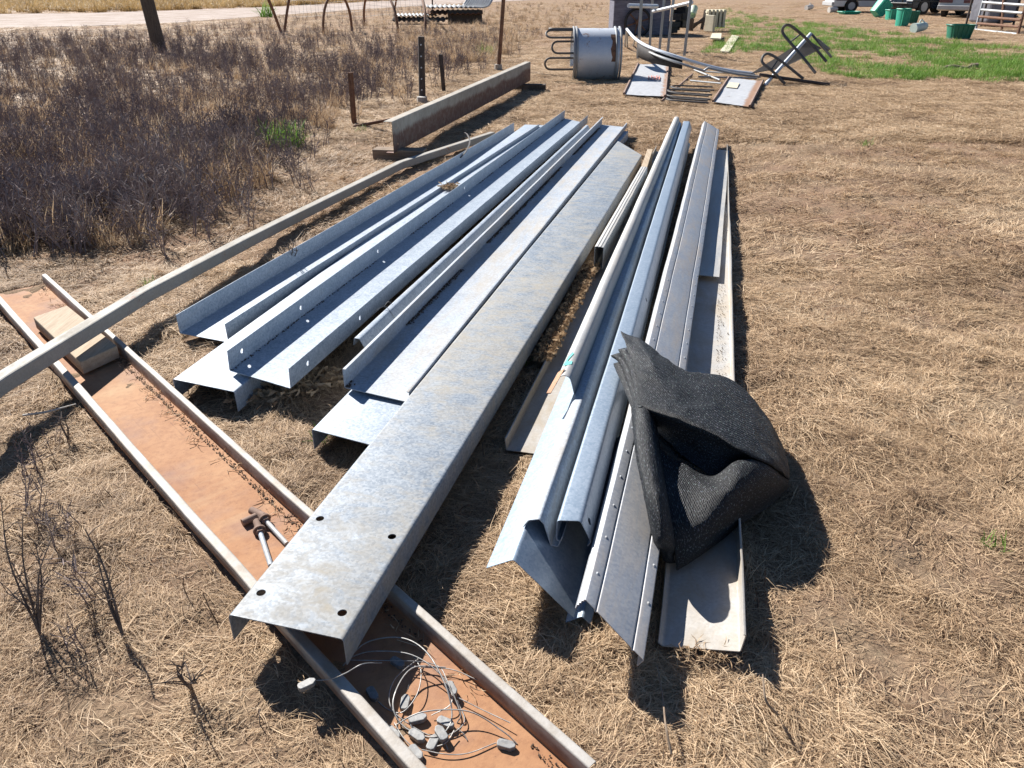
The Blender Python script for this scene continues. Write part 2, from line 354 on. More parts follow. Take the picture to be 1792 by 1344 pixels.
def U(w, h, h2=None, lip=0.):        # web down, flanges up
    h2 = h if h2 is None else h2
    p = [(0, h), (0, 0), (w, 0), (w, h2)]
    if lip: p = [(lip, h)] + p + [(w - lip, h2)]
    return p
def N(w, h, lip=0.):                  # web up, flanges down
    p = [(0, -h), (0, 0), (w, 0), (w, -h)]
    if lip: p = [(lip, -h)] + p + [(w - lip, -h)]
    return p

# ---------------------------------------------------------------- ground and road
def axis(lo, a, b, hi, step, g):
    mid = list(np.arange(a, b, step)); up = [b]; s = step
    while up[-1] < hi: s *= g; up.append(up[-1] + s)
    dn = [a]; s = step
    while dn[-1] > lo: s *= g; dn.append(dn[-1] - s)
    return dn[:0:-1] + mid + up
gx = axis(-400, -3.2, 3.6, 400, .035, 1.09); gy = axis(-6, .7, 8.5, 600, .035, 1.05)
gv = [(x, y, hgt(x, y) if abs(x) < 30 and y < 40 else 0.) for y in gy for x in gx]; nx = len(gx)
gf = [(j*nx + i, j*nx + i + 1, (j + 1)*nx + i + 1, (j + 1)*nx + i) for j in range(len(gy) - 1) for i in range(nx - 1)]
me = bpy.data.meshes.new('ground'); me.from_pydata(gv, [], gf); me.shade_smooth(); me.materials.append(M['ground'])
ground = bpy.data.objects.new('ground', me); col.objects.link(ground); tag(ground, 'dry mown paddock ground of brown soil and straw', 'ground', kind='structure')
rd = MB(); ra = [at(-900, 66), at(-300, 60), at(0, 49), at(150, 46), at(320, 39), at(500, 26), at(650, 16), at(820, 6), at(1000, -3)]
rb = [at(-900, 30), at(-300, 29), at(0, 25), at(150, 23), at(320, 18), at(500, 11), at(650, 3), at(820, -4), at(1000, -10)]
ra = catmull(ra, 5); rb = catmull(rb, 5); k = 6; vv = []
for a, b in zip(ra, rb):
    for i in range(k + 1):
        p = a.lerp(b, i/k); vv.append((p.x + .4*noise.noise((p.x*.4, p.y*.4, i)), p.y + .5*noise.noise((p.x*.5, p.y*.5, i + 9)), .012))
rd.add(vv, [(j*(k + 1) + i, j*(k + 1) + i + 1, (j + 1)*(k + 1) + i + 1, (j + 1)*(k + 1) + i) for j in range(len(ra) - 1) for i in range(k)])
tag(rd.build('dirt_road', 'road'), 'pale dirt road crossing behind the weeds', 'road', kind='structure')

# ---------------------------------------------------------------- left group: purlins fanned on the grass
GL = 'galvanised purlins fanned on the grass'
Y = Vector((0, 0, 1))
member('purlin', (-1.66, 3.545, .035), (.023, 9.31, .04), U(.30, .098), 'galv_a', 'leftmost galvanised channel lying open side up, next to the cranked post', 'purlin', GL, seed=1, foot=True, skn=-.03)
member('purlin', (-1.436, 2.915, .100), (.15, 9.40, .105), N(.315, .092), 'galv_b', 'galvanised channel lying flat side up, second from the cranked post', 'purlin', GL, seed=2, skn=-.04)
p3 = rotp(U(.315, .095), -3.5)
hs = [((0, .10, .048), (1, 0, 0), .011), ((0, .62, .048), (1, 0, 0), .011), ((0, 1.55, .048), (1, 0, 0), .011), ((.312, .10, .028), (1, 0, 0), .011), ((.312, .62, .028), (1, 0, 0), .011), ((0, 3.2, .048), (1, 0, 0), .011)]
member('purlin', (-1.205, 2.955, .122), (.635, 9.80, .115), p3, 'galv_a', 'galvanised channel with bolt holes through its upturned flanges', 'purlin', GL, seed=3, skn=-.05, skf=-.2, holes=hs)
A4 = at(621, 592, .165); B4 = at(1026, 219, .165)
member('purlin', A4, B4, [(-.010, -.035), (-.004, 0), (.022, -.002), (.085, -.125), (.12, -.13)], 'galv_b', 'narrow folded galvanised section tied with wire, wedged between two wide channels', 'purlin', GL, seed=4)
member('purlin', (-.686, 2.804, .118), (1.04, 9.34, .112), [(.014, .085), (0, .085), (0, 0), (.305, 0), (.305, .046), (.293, .046)], 'galv_c', 'channel with dirt along its upturned flange, beside the big holed beam', 'purlin', GL, seed=5, skn=-.05, skf=-.1, rad=.004)
member('purlin', (-.754, 2.505, .098), (1.02, 9.05, .10), N(.288, .088), 'galv_d', 'lowest galvanised channel, its end poking out under the others near the big beam', 'purlin', GL, seed=6, skn=-.05)
A7 = at(400, 1076, .160); B7 = at(1081, 247, .150)
hb = []
def loc7(u, v):
    mw = frame(A7, B7); d = (mw.inverted() @ at(u, v, .157)); return d
for (u, v) in ((560, 908), (686, 940), (457, 1038), (599, 1073.5)):
    q = loc7(u, v); q = mw7 = frame(A7, B7).inverted() @ at(u, v, A7.z + (B7.z - A7.z)*q.y/(B7 - A7).length); hb.append(((q.x, q.y, 0), (0, 0, 1), .0125))
hb.append(((0, .10, -.055), (1, 0, 0), .009))
member('big_purlin', A7, B7, N(.322, .086), 'galv_streak', 'wide mottled galvanised beam lying across the rusty trough, four bolt holes near its end', 'purlin', seed=7, holes=hb, skf=-.66, rad=.011, segs=64)
# tie wire round the folded section
q = at(672, 540, .17); mb = MB()
mb.tube(catmull([q + Vector((-.05, .01, -.02)), q + Vector((-.01, .0, .008)), q + Vector((.02, -.01, .006)), q + Vector((.06, -.03, -.05)), q + Vector((.085, -.04, -.10))], 5), .0015, 5)
mb.tube(catmull([q + Vector((.0, .0, .008)), q + Vector((.02, .015, .03)), q + Vector((.045, .0, .02))], 5), .0012, 5)
tag(mb.build('tie_wire', 'cable'), 'thin twisted wire tied round the folded galvanised section', 'wire')
# straw tuft lying on a purlin is built with the litter below
# bent strap at the far end of the cranked post
mb = MB(); pp = catmull([at(806, 276, .10), at(817, 262, .15), at(822, 248, .20), at(818, 236, .24), at(813, 232, .25)], 6)
for i in range(len(pp) - 1):
    t = (pp[i + 1] - pp[i]).normalized(); w = Vector((1, -.2, 0))*.007; nrm = t.cross(w).normalized()*.003
    mb.hexa([pp[i] - w - nrm, pp[i] + w - nrm, pp[i + 1] + w - nrm, pp[i + 1] - w - nrm], [pp[i] - w + nrm, pp[i] + w + nrm, pp[i + 1] + w + nrm, pp[i + 1] - w + nrm])
tag(mb.build('bent_strap', 'pipe_dark', smooth=60), 'curled grey metal strap sticking up at the far end of the cranked post', 'strap')
# cranked post
mb = MB(); hw = .034
pl = [Vector((-2.32, .9, .235)), Vector((-1.985, 2.56, .170)), Vector((-1.80, 3.62, .150)), Vector((-1.63, 4.86, .110)), Vector((-1.52, 5.38, .075)), Vector((-1.02, 7.17, .055)), Vector((-.42, 9.05, .06))]
pl = [at(-330, 905, .225), at(0, 672, .175), at(250, 518, .150), at(435, 421, .120), at(480, 398, .085), at(700, 289, .06), at(862, 236, .05)]
vs = []
for i, p in enumerate(pl):
    t = (pl[min(i + 1, len(pl) - 1)] - pl[max(i - 1, 0)]); t.z = 0; t.normalize(); x = Vector((t.y, -t.x, 0))
    for a, b in ((-1, -1), (1, -1), (1, 1), (-1, 1)): vs.append(p + x*hw*a + Y*hw*b)
mb.add(vs, [(i*4 + j, i*4 + (j + 1) % 4, i*4 + 4 + (j + 1) % 4, i*4 + 4 + j) for i in range(len(pl) - 1) for j in range(4)] + [(3, 2, 1, 0), tuple(len(vs) - 4 + j for j in range(4))])
tag(mb.build('cranked_post', 'post_paint', bevel=.008), 'long square steel post with a kink, laid over the trough and timber block', 'post')
# rusty trough: one long open channel running off to the lower right
tl = [at(0, 520, .09), at(238, 792, .09), at(447, 1018, .09), at(592, 1207, .09), at(701, 1325, .09)]
TA = at(745, 1390, .0); d = Vector((-.675, .738, 0)).normalized()
t0 = Vector((at(447, 1018, .065).x, at(447, 1018, .065).y, .004)); TA = t0 - d*1.05; TB = t0 + d*3.3
prof = [(.006, .050), (.006, .062), (-.022, .062), (-.022, .048), (-.018, .004), (.268, .004), (.270, .060), (.292, .062), (.292, .052)]
trough = member('rusty_trough', TA, TB, prof, 'trough', 'long open steel trough with rust-orange floor running under the big beam', 'trough', rad=.004, thick=.003, segs=70, wav=.004, seed=12, foot=True)
TM = frame(TA, TB)
def onT(s, y, z): return TM @ Vector((s, y, z))
for i, yy in enumerate((2.05, 2.12, 2.22, 2.30, 2.85, 2.93, .55, .58)):
    mb = MB(); s0 = (.266 if i % 3 else -.004)
    mb.tube(catmull([onT(s0 - .025, yy - .01, .030), onT(s0 - .023, yy, .060), onT(s0, yy + .01, .0685), onT(s0 + .020, yy + .018, .060), onT(s0 + .018, yy + .03, .030)], 5), .0014, 4)
    mb.build('twine_wrap', 'stubble', trough)
# timber offcut lying in the trough under the post
tp = [at(140, 634, .085), at(205, 605, .085), at(117, 534, .085), at(58, 555, .085)]
mb = MB(); mb.hexa([p - Y*.062 for p in tp], tp)
o = mb.build('timber_block', 'timber', bevel=.004); tag(o, 'pale weathered timber block lying in the rusty trough', 'timber')
# two bolted pipe fittings on the trough floor
def fitting(a, b, c1, c2, label, m2):
    t = thing('hinge_fitting', a, label, 'pipe fitting', 'pipe fittings in the trough')
    a, b, c1, c2 = map(Vector, (a, b, c1, c2))
    mb = MB(); mb.tube([c1, c2], .013, 10); mb.build('sleeve', 'oxide', t, smooth=40)
    mb = MB(); mb.tube([a, b], .0085, 10); mb.build('rod', m2, t, smooth=40)
    mb = MB(); e = (b - a).normalized(); k = a.lerp(b, .22)
    mb.tube([k - e*.004, k + e*.004], .021, 14); mb.tube([k + e*.006, k + e*.016], .015, 6); mb.build('collar', 'oxide', t, smooth=40)
    mb = MB(); mb.tube([a, a.lerp(b, .22)], .012, 10); mb.build('socket', 'oxide', t, smooth=40)
fitting(at(449, 912, .024), at(474, 990, .017), at(424, 915, .022), at(452, 902, .024), 'rusty hinge bolt with a grey rod, nearer the trough wall', 'galv_c')
fitting(at(452, 897, .030), at(502, 952, .017), at(440, 893, .026), at(462, 904, .030), 'rusty hinge bolt with a flaking white rod, half under the big beam', 'galv_pale')

# cable joiners heaped at the end of the trough
def block(p, dirv, label, size=(.036, .017, .012)):
    t = thing('cable_joiner', p, label, 'cable joiner', 'cable joiners heaped in the trough'); dirv = Vector(dirv).normalized()
    x = dirv.cross(Y).normalized(); up = x.cross(dirv)
    sec = [(-1, .45), (-.8, .95), (.55, 1.), (1, .35), (1, -.35), (.55, -1.), (-.8, -.95), (-1, -.45)]
    mb = MB(); bt = [Vector(p) + dirv*a*size[0]*.62 + x*b*size[1]*.66 - up*size[2]*.55 for a, b in sec]; tt = [q + up*size[2]*1.1 for q in bt]; n = len(sec)
    mb.add(bt + tt, [tuple(range(n - 1, -1, -1)), tuple(range(n, 2*n))] + [(i, (i + 1) % n, n + (i + 1) % n, n + i) for i in range(n)])
    mb.build('block', 'zinc', t, bevel=.0018); return t
def cable(t, pts, r=.0014):
    mb = MB(); mb.tube(catmull(pts, 7), r, 6); mb.build('cable', 'cable', t, smooth=60)
CJ = [ # block pixel, z, direction pixel, cable pixels (u,v,z)
 ((537, 1198), .072, (552, 1191), [(552, 1191, .072), (580, 1188, .082), (605, 1178, .10), (635, 1162, .12), (668, 1160, .06)], 'grey cable joiner hanging over the trough wall under the big beam'),
 ((696, 1160), .030, (712, 1170), [(712, 1165, .035), (745, 1168, .05), (792, 1172, .055), (835, 1190, .05)], 'grey cable joiner lying deepest in the shade of the big beam'),
 ((652, 1215), .028, (660, 1228), [(662, 1228, .03), (680, 1242, .035), (705, 1246, .05), (730, 1215, .07), (737, 1175, .07), (725, 1150, .04)], 'small blue-grey cable joiner lying alone in the trough shade'),
 ((709, 1230), .034, (714, 1205), [(714, 1206, .05), (716, 1198, .065)], 'cable joiner with a short straight tail standing up in sunlight'),
 ((790, 1206), .055, (800, 1225), [(800, 1226, .055), (812, 1265, .05), (770, 1290, .04), (720, 1270, .05), (683, 1235, .07), (690, 1190, .08), (733, 1152, .06)], 'cable joiner leaning on the coil beside the right trough wall'),
 ((731, 1258), .040, (755, 1252), [(755, 1252, .045), (790, 1230, .07), (782, 1190, .085), (750, 1160, .07), (610, 1155, .10)], 'cable joiner lying across the middle of the heap'),
 ((780, 1265), .042, (802, 1275), [(800, 1274, .045), (812, 1285, .04), (818, 1296, .03)], 'flat cable joiner at the right of the heap, tail to the right'),
 ((730, 1288), .040, (748, 1300), [(722, 1278, .05), (715, 1258, .06)], 'dark cable joiner low in the heap, its end pointing down'),
 ((772, 1284), .050, (762, 1268), [(780, 1302, .04), (784, 1312, .03)], 'dark narrow cable joiner in the centre of the heap'),
 ((758, 1300), .032, (766, 1284), [(750, 1310, .035), (780, 1300, .05), (795, 1278, .06)], 'triangular-looking cable joiner under the heap centre'),
 ((728, 1318), .034, (738, 1330), [(722, 1308, .04), (705, 1290, .05), (690, 1265, .05)], 'cable joiner at the front of the heap nearest the camera'),
 ((688, 1284), .036, (696, 1292), [(680, 1272, .04), (674, 1262, .045)], 'pale cable joiner wedged against the left trough wall'),
 ((886, 1304), .030, (902, 1308), [(868, 1300, .035), (820, 1318, .04), (780, 1320, .045), (738, 1312, .045)], 'cable joiner lying apart from the heap on the bare rusty floor'),
]
for k, ((u, v), z, (u2, v2), cp, lb) in enumerate(CJ):
    if k: z = .015 + max(0., z - .032)*.5; cp = [(a_, b_, .011 + max(0., c_ - .03)*.5) for a_, b_, c_ in cp]
    p = at(u, v, z); t = block(p, at(u2, v2, z) - p, lb)
    cable(t, [at(*c) for c in cp])
t = thing('loose_cable', at(740, 1240, 0.010), 'thin steel cable coiled in loops through the heap of joiners', 'cable')
cable(t, [at(600, 1165, 0.037), at(640, 1125, 0.052), at(700, 1116, 0.064), at(745, 1140, 0.064), at(780, 1200, 0.058), at(790, 1260, 0.028), at(760, 1290, 0.022), at(705, 1270, 0.022), at(688, 1225, 0.040), at(720, 1170, 0.046), at(780, 1168, 0.034)], .0019)
cable(t, [at(606, 1153, 0.040), at(650, 1140, 0.052), at(720, 1146, 0.052), at(775, 1185, 0.046), at(805, 1245, 0.028), at(800, 1265, 0.010)], .0017)
cable(t, [at(690, 1270, 0.016), at(740, 1246, 0.046), at(820, 1245, 0.040), at(880, 1280, 0.022), at(905, 1302, 0.010)], .0017)
cable(t, [at(800, 1220, 0.022), at(850, 1245, 0.022), at(893, 1265, 0.028)], .0014)

# ---------------------------------------------------------------- right group of sections
GR = 'long sections stacked at the right'
dR = Vector((.2435, .970, 0)).normalized()
def ext(A, L, dz=0., d=dR): return Vector(A) + d*L + Y*dz
# wide tray at the far right, its outer lip standing
wt = at(1302, 1130, .075); A6 = Vector((wt.x, wt.y, .022)); B6 = Vector((2.262, 8.36, .012))
A6 = A6 - Vector((dR.y, -dR.x, 0))*.205
B6 = B6 - Vector((dR.y, -dR.x, 0))*.205
def fl6(s, y): return .030*max(0., 1 - y/.7)*(s/.205)
member('gutter_tray', A6, B6, [(-.012, .012), (.0, .0), (.198, 0), (.205, .058), (.199, .060)], 'galv_cream', 'long shallow dusty tray whose lip lies along the right edge of the pile', 'tray', GR, seed=21, foot=True, rad=.006, wav=.004, flare=fl6)
a = at(1224, 481, .055); b = at(1256, 262, .05); d = (b - a).normalized()
member('gutter_tray', a - Vector((d.y, -d.x, 0))*.06, b - Vector((d.y, -d.x, 0))*.06, [(.0, .02), (0, 0), (.175, -.004)], 'galv_pale', 'shorter pale flat tray lying inside the far half of the right tray', 'tray', GR, seed=22)
# left tray with straw lying along its lip
a = at(884, 768, .060); b = at(1048, 452, .055)
d = (b - a).normalized(); b2 = a + d*6.0
member('gutter_tray', Vector((a.x, a.y, .012)), Vector((b2.x, b2.y, .012)), [(.004, .050), (0, .052), (0.004, 0), (.25, 0), (.255, .03)], 'galv_cream', 'long dusty tray with straw caught on its lip, left of the angle capping', 'tray', GR, seed=23, foot=True, rad=.004)
# ridge capping (inverted V)
ap = at(900, 976, .198); lt = at(850, 998, .145); rt = at(1003, 1084, .045)
X = Vector((dR.y, -dR.x, 0))
def sec(*pts): return [((p - ap).dot(X), p.z - ap.z) for p in pts]
member('ridge_capping', ap, ext(ap, 7.0, .02), sec(lt, ap, rt), 'galv_clean', 'bright bent angle capping, lowest at the left of the stacked sections', 'capping', GR, seed=24, rad=.009, thick=.002, skn=(rt - ap).dot(dR)*.8)
# lower rolled section (V trough with pale rounded edge)
a = at(935, 914, .222)
def sa(*pts): return [((p - a).dot(X), p.z - a.z) for p in pts]
member('rolled_section', a, ext(a, 7.1, .02), [(-.032, -.022), (-.018, .002), (.012, .008), (.026, -.008), (.046, -.085), (.066, -.088), (.080, -.050)], 'galv_c', 'pale edged rolled section with open end, between capping and bright channel', 'rolled section', GR, seed=25, rad=.004, skn=.02)
# upper rolled section with turquoise mark
a2 = at(987, 662, .285); b2 = at(1184, 206, .285)
rs = member('rolled_section', a2, b2, [(-.030, -.030), (-.026, .0), (0, .014), (.022, .006), (.032, -.025), (.050, -.10), (.085, -.115)], 'galv_pale', 'topmost pale rounded section with a turquoise paint mark and rusty end plate', 'rolled section', GR, seed=26, rad=.016)
mw = frame(a2, b2)
mb = MB(); loop = [(-.018, .075), (.012, .10), (.010, .125), (-.010, .115), (-.004, .150), (.004, .19), (-.004, .205), (-.014, .16), (-.016, .12)]
mb.add([mw @ Vector((s - .002, y, .0145 + .0015 - .35*abs(s - .0)*.5)) for s, y in loop], [tuple(range(len(loop)))])
o = mb.build('paint_mark', 'turquoise', rs); o.parent = rs; o.matrix_parent_inverse = mw.inverted(); o['label'] = 'turquoise spray paint mark'
mb = MB(); bt = [mw @ Vector(q) for q in ((-.048, -.085, -.028), (-.030, -.095, -.020), (-.006, .045, .016), (-.034, .055, -.010))]; mb.hexa(bt, [q + Y*.004 for q in bt])
o = mb.build('end_plate', 'rust_bright', rs); o.matrix_parent_inverse = mw.inverted(); o['label'] = 'rusty end plate'
# bright channel
a = at(975, 911, .228); b = at(1196, 212, .235)
member('bright_channel', a, b, [(.012, -.075), (0, -.07), (0, 0), (.066, .0), (.098, -.075), (.088, -.09)], 'galv_clean', 'bright clean galvanised channel flat side up with a bolt hole in its side', 'channel', GR, seed=27, rad=.010, skn=.02, holes=[((.084, .07, -.04), (.9, 0, .4), .011), ((.084, 1.9, -.04), (.9, 0, .4), .011)], thick=.0025)
# ribbed girder leaning on its edge
c2 = at(1025, 1044, .205); e = at(1129, 1155, .120); gB = at(1233, 212, .235)
fv = Vector(((e - c2).dot(X), e.z - c2.z)); fn = Vector((-fv.y, fv.x)).normalized(); g1 = Vector((0, 0))
up_ = [-fn*.052, -fn*.046, -fn*.036 + fv.normalized()*-.003, -fn*.034, -fn*.024 + fv.normalized()*-.003, -fn*.022, -fn*.012 + fv.normalized()*-.003, -fn*.010]
pr = up_ + [g1] + [fv*.17, fv*.18 - fn*.005, fv*.20 - fn*.005, fv*.21, fv*.80, fv*.81 - fn*.005, fv*.83 - fn*.005, fv*.84, fv, fv - fn*.034]
gird = member('ribbed_girder', c2, gB, [tuple(p) for p in pr], 'galv_brown', 'wide ribbed and dimpled girder leaning on edge, open dark end toward the camera', 'girder', GR, seed=28, rad=.003, thick=.0025, segs=60, wav=.003, skn=(e - c2).dot(dR))
mw = frame(c2, gB)
mb = MB()
for i in range(46):
    yy = .10 + i*.155
    for tt in (.085, .93):
        p = fv*tt + fn*.001; c = mw @ Vector((p.x, yy, p.y)); nn = (mw.to_3x3() @ Vector((fn.x, 0, fn.y))); tx = (mw.to_3x3() @ Vector((fv.x, 0, fv.y))).normalized(); ty = mw.to_3x3() @ Vector((0, 1, 0))
        ring = [c + (tx*math.cos(k*math.pi/4)*.0045 + ty*math.sin(k*math.pi/4)*.0065) + nn*.001 for k in range(8)]
        mb.add(ring + [c + nn*.004], [(k, (k + 1) % 8, 8) for k in range(8)])
o = mb.build('dimple_rows', 'galv_c', gird); o.matrix_parent_inverse = mw.inverted(); o['kind'] = 'stuff'
# small blue-grey angle under the girder
a = at(984, 1112, .012) + dR*.05
member('angle_offcut', a, ext(a, .9, .05), [(0, 0), (.045, .035), (.07, .01)], 'galv_clean', 'small blue-grey angle end showing under the ribbed girder', 'angle', seed=29, thick=.003)
# small box channel and timber strip between the groups
a = at(1041, 432, .20); b = at(1122, 292, .22); d = (b - a).normalized()
bc = [(0, -.13), (.0, .0), (.016, .004), (.019, 0), (.035, .004), (.038, 0), (.052, 0), (.052, -.13), (.044, -.13)]
member('box_section', a, b, bc, 'galv_pale', 'short pale box section standing on edge, hollow end facing the camera', 'box section', seed=30, rad=.002)
mb = MB(); p0 = at(1122, 318, .10); p1 = at(1137, 272, .10); x = Vector((.025, -.006, 0))
mb.hexa([p0 - x - Y*.09, p0 + x - Y*.09, p1 + x - Y*.09, p1 - x - Y*.09], [p0 - x + Y*.06, p0 + x + Y*.06, p1 + x + Y*.06, p1 - x + Y*.06]); tag(mb.build('timber_strip', 'timber', bevel=.003), 'short timber strip behind the small box section', 'timber')

# ---------------------------------------------------------------- folded shade cloth
def surf(bm, uvl, grid, nu=14, nv=10, wr=.006, seed=0, thick=.0):
    rows = [[at(*p) for p in r] for r in grid]
    rows = [catmull(r, nu) for r in rows]; cols = [catmull(list(c), nv) for c in zip(*rows)]
    W_ = len(cols); H_ = len(cols[0]); vs = {}
    for i in range(W_):
        for j in range(H_):
            p = cols[i][j]; q = p*1.0
            w = wr*(noise.noise((p.x*9 + seed, p.y*9, p.z*6)) + .6*noise.noise((p.x*24 + seed, p.y*24, 3)) + .12*noise.noise((p.x*60 + p.y*20, p.y*30, seed)))
            cr = 1 - abs(noise.noise((i*.030 + j*.021 + seed, j*.055 - i*.02, seed*1.7)))*2.2; cr2 = 1 - abs(noise.noise((i*.07 - j*.03, j*.12 + i*.02, seed*2.9 + 5)))*2.4
            w += wr*.8*(max(0, cr)**3 + .35*max(0, cr2)**3); vs[i, j] = bm.verts.new(q + Vector((w*.35, -w*.35, w)))
    for i in range(W_ - 1):
        for j in range(H_ - 1):
            f = bm.faces.new((vs[i, j], vs[i + 1, j], vs[i + 1, j + 1], vs[i, j + 1])); f.smooth = True
            for l, (a, b) in zip(f.loops, ((i, j), (i + 1, j), (i + 1, j + 1), (i, j + 1))): l[uvl].uv = (a*.0045 + seed*.37, b*.0045)
bm = bmesh.new(); uvl = bm.loops.layers.uv.new('UVMap')
surf(bm, uvl, [
 [(1086, 580, .30), (1131, 602, .315), (1165, 628, .30), (1200, 651, .27), (1252, 655, .22), (1297, 679, .18), (1345, 735, .12), (1370, 781, .07)],
 [(1094, 600, .315), (1130, 625, .335), (1165, 655, .33), (1200, 680, .31), (1252, 690, .27), (1300, 712, .22), (1347, 760, .16), (1376, 805, .09)],
 [(1112, 655, .315), (1124, 670, .328), (1160, 690, .322), (1200, 708, .312), (1250, 722, .287), (1302, 750, .252), (1348, 785, .19), (1379, 825, .10)],
 [(1115, 702, .312), (1122, 708, .318), (1160, 722, .318), (1200, 736, .312), (1250, 755, .294), (1302, 785, .268), (1346, 810, .205), (1379, 838, .09)],
 [(1116, 712, .295), (1128, 722, .290), (1165, 740, .280), (1203, 757, .265), (1250, 780, .245), (1300, 792, .242), (1345, 815, .18), (1378, 843, .07)],
 [(1122, 722, .260), (1142, 742, .240), (1175, 765, .225), (1208, 785, .205), (1248, 812, .188), (1294, 803, .205), (1340, 815, .165), (1378, 846, .05)],
 [(1130, 735, .240), (1152, 758, .210), (1185, 790, .190), (1215, 815, .170), (1250, 835, .155), (1294, 812, .190), (1338, 820, .15), (1376, 848, .035)]], seed=1)
# leaf-like folded layers at the left tip
for k, (z0, pts) in enumerate(((.285, [(1069, 622), (1086, 640), (1104, 690), (1112, 722)]), (.30, [(1082, 612), (1098, 640), (1110, 685), (1115, 716)]), (.27, [(1074, 636), (1086, 665), (1100, 700), (1110, 728)]))):
    top = [(u + 26 + k*3, v - 6, z0 + .004) for u, v in pts]; mid = [(u + 8, v - 2, z0 + .016) for u, v in pts]; ed = [(u, v, z0) for u, v in pts]; un = [(u + 5, v + 3, z0 - .016) for u, v in pts]
    surf(bm, uvl, [top, mid, ed, un], nu=6, nv=4, wr=.003, seed=3 + k)
# roll hanging down at the left
surf(bm, uvl, [
 [(1106, 700, .26), (1112, 705, .30), (1124, 712, .315), (1138, 722, .30), (1146, 735, .25)],
 [(1105, 722, .262), (1112, 727, .295), (1126, 735, .308), (1142, 745, .29), (1150, 752, .235)],
 [(1112, 790, .252), (1119, 792, .285), (1134, 795, .295), (1150, 798, .27), (1157, 802, .21)],
 [(1126, 865, .235), (1133, 867, .262), (1149, 869, .268), (1164, 872, .235), (1170, 876, .17)],
 [(1138, 925, .190), (1146, 927, .212), (1162, 929, .212), (1176, 932, .175), (1180, 938, .11)],
 [(1143, 948, .160), (1151, 951, .178), (1166, 953, .172), (1178, 955, .135), (1181, 962, .08)],
 [(1148, 955, .115), (1155, 962, .12), (1167, 967, .112), (1176, 970, .085), (1179, 975, .06)],
 [(1160, 975, .06), (1164, 982, .06), (1172, 985, .055), (1180, 985, .05), (1182, 985, .045)]], nu=7, nv=8, wr=.004, seed=7)
# lower panel with its raised ridge
surf(bm, uvl, [
 [(1150, 690, .20), (1200, 690, .17), (1250, 705, .13), (1300, 735, .10), (1335, 775, .06), (1365, 815, .03)],
 [(1142, 735, .21), (1190, 755, .185), (1240, 780, .15), (1290, 790, .125), (1335, 810, .095), (1372, 838, .04)],
 [(1150, 770, .20), (1195, 800, .165), (1243, 828, .145), (1292, 818, .15), (1335, 818, .14), (1376, 840, .07)],
 [(1156, 800, .205), (1200, 822, .185), (1246, 836, .185), (1292, 806, .236), (1337, 812, .205), (1379, 840, .09)],
 [(1163, 850, .200), (1206, 860, .195), (1250, 858, .205), (1298, 838, .226), (1341, 836, .185), (1381, 848, .065)],
 [(1172, 915, .155), (1214, 915, .160), (1256, 900, .165), (1301, 876, .16), (1341, 862, .12), (1379, 855, .04)],
 [(1182, 975, .080), (1213, 966, .088), (1256, 938, .088), (1301, 904, .078), (1341, 882, .055), (1374, 860, .022)],
 [(1184, 998, .045), (1214, 980, .050), (1256, 950, .050), (1301, 914, .044), (1340, 890, .03), (1370, 864, .012)],
 [(1188, 985, .036), (1214, 965, .036), (1256, 938, .036), (1301, 904, .03), (1338, 882, .02), (1366, 860, .008)]], nu=12, nv=8, wr=.005, seed=12)
me = bpy.data.meshes.new('shade_cloth'); bm.to_mesh(me); bm.free(); me.materials.append(M['cloth'])
o = bpy.data.objects.new('shade_cloth', me); col.objects.link(o); sm = o.modifiers.new('s', 'SOLIDIFY'); sm.thickness = .0025; sm.offset = 0
tag(o, 'folded black knitted shade cloth draped over the stacked sections', 'shade cloth')

# ---------------------------------------------------------------- beam on blocks, posts
bA = Vector((-1.165, 7.82, .085)); bB = Vector((.306, 13.88, .10))
member('stained_beam', bA, bB, [(-.085, .0), (.0, .0), (0, .295), (-.088, .295)], 'beam', 'rust-stained channel standing on edge on timber blocks', 'beam', seed=31, rad=.008, thick=.005, holes=[((0, y, z), (1, 0, 0), .009) for y in (.12, 3.0, 4.6) for z in (.07, .22)])
def blockbox(c, d, rz, label, mat='timber_grey'):
    mb = MB(); mb.box(c, d, rz); return tag(mb.build('timber_block', mat, bevel=.006), label, 'timber', 'blocks under the stained beam')
blockbox(at(700, 270, .045), (.52, .17, .11), -.12, 'timber block under the near end of the stained beam')
blockbox((.30, 13.45, .045), (.50, .16, .10), -.1, 'dark timber block under the far end of the stained beam', 'timber_dark')
mb = MB(); a = at(618, 222, .03); b = at(690, 208, .07); mb.tube([a, b, b + Vector((.9, 3.2, .06))], .02, 6); tag(mb.build('ground_rail', 'rust_steel'), 'thin rusty rail lying on the ground left of the stained beam', 'rail')
def post(name, base, top_px, w, label, mat='dark_steel', n=4, cat='post', group=None, collar=False):
    b = at(*base); b.z = -.05; tp = at_y(top_px[0], top_px[1], b.y)
    t = thing(name, (b.x, b.y, 0), label, cat, group)
    mb = MB()
    if n == 3:   # star picket: three ribs
        for k in range(3):
            a_ = k*2.094 + .6; dx = Vector((math.cos(a_), math.sin(a_), 0)); sx = Vector((-dx.y, dx.x, 0))*w*.14
            mb.hexa([b - sx, b + sx, b + dx*w*.55 + sx, b + dx*w*.55 - sx], [tp - sx, tp + sx, tp + dx*w*.55 + sx, tp + dx*w*.55 - sx])
    else: mb.tube([b, b.lerp(tp, .33), b.lerp(tp, .66), tp], w/2, n, r2=w*.46)
    mb.build('shaft', mat, t, smooth=50)
    for k in range(5 if collar else 0):
        q = b.lerp(tp, .25 + k*.16); mb = MB(); mb.tube([q - Vector((0, w*.62, 0)), q + Vector((0, w*.1, 0))], w*.11, 6); mb.build('bolt', 'far_galv', t)
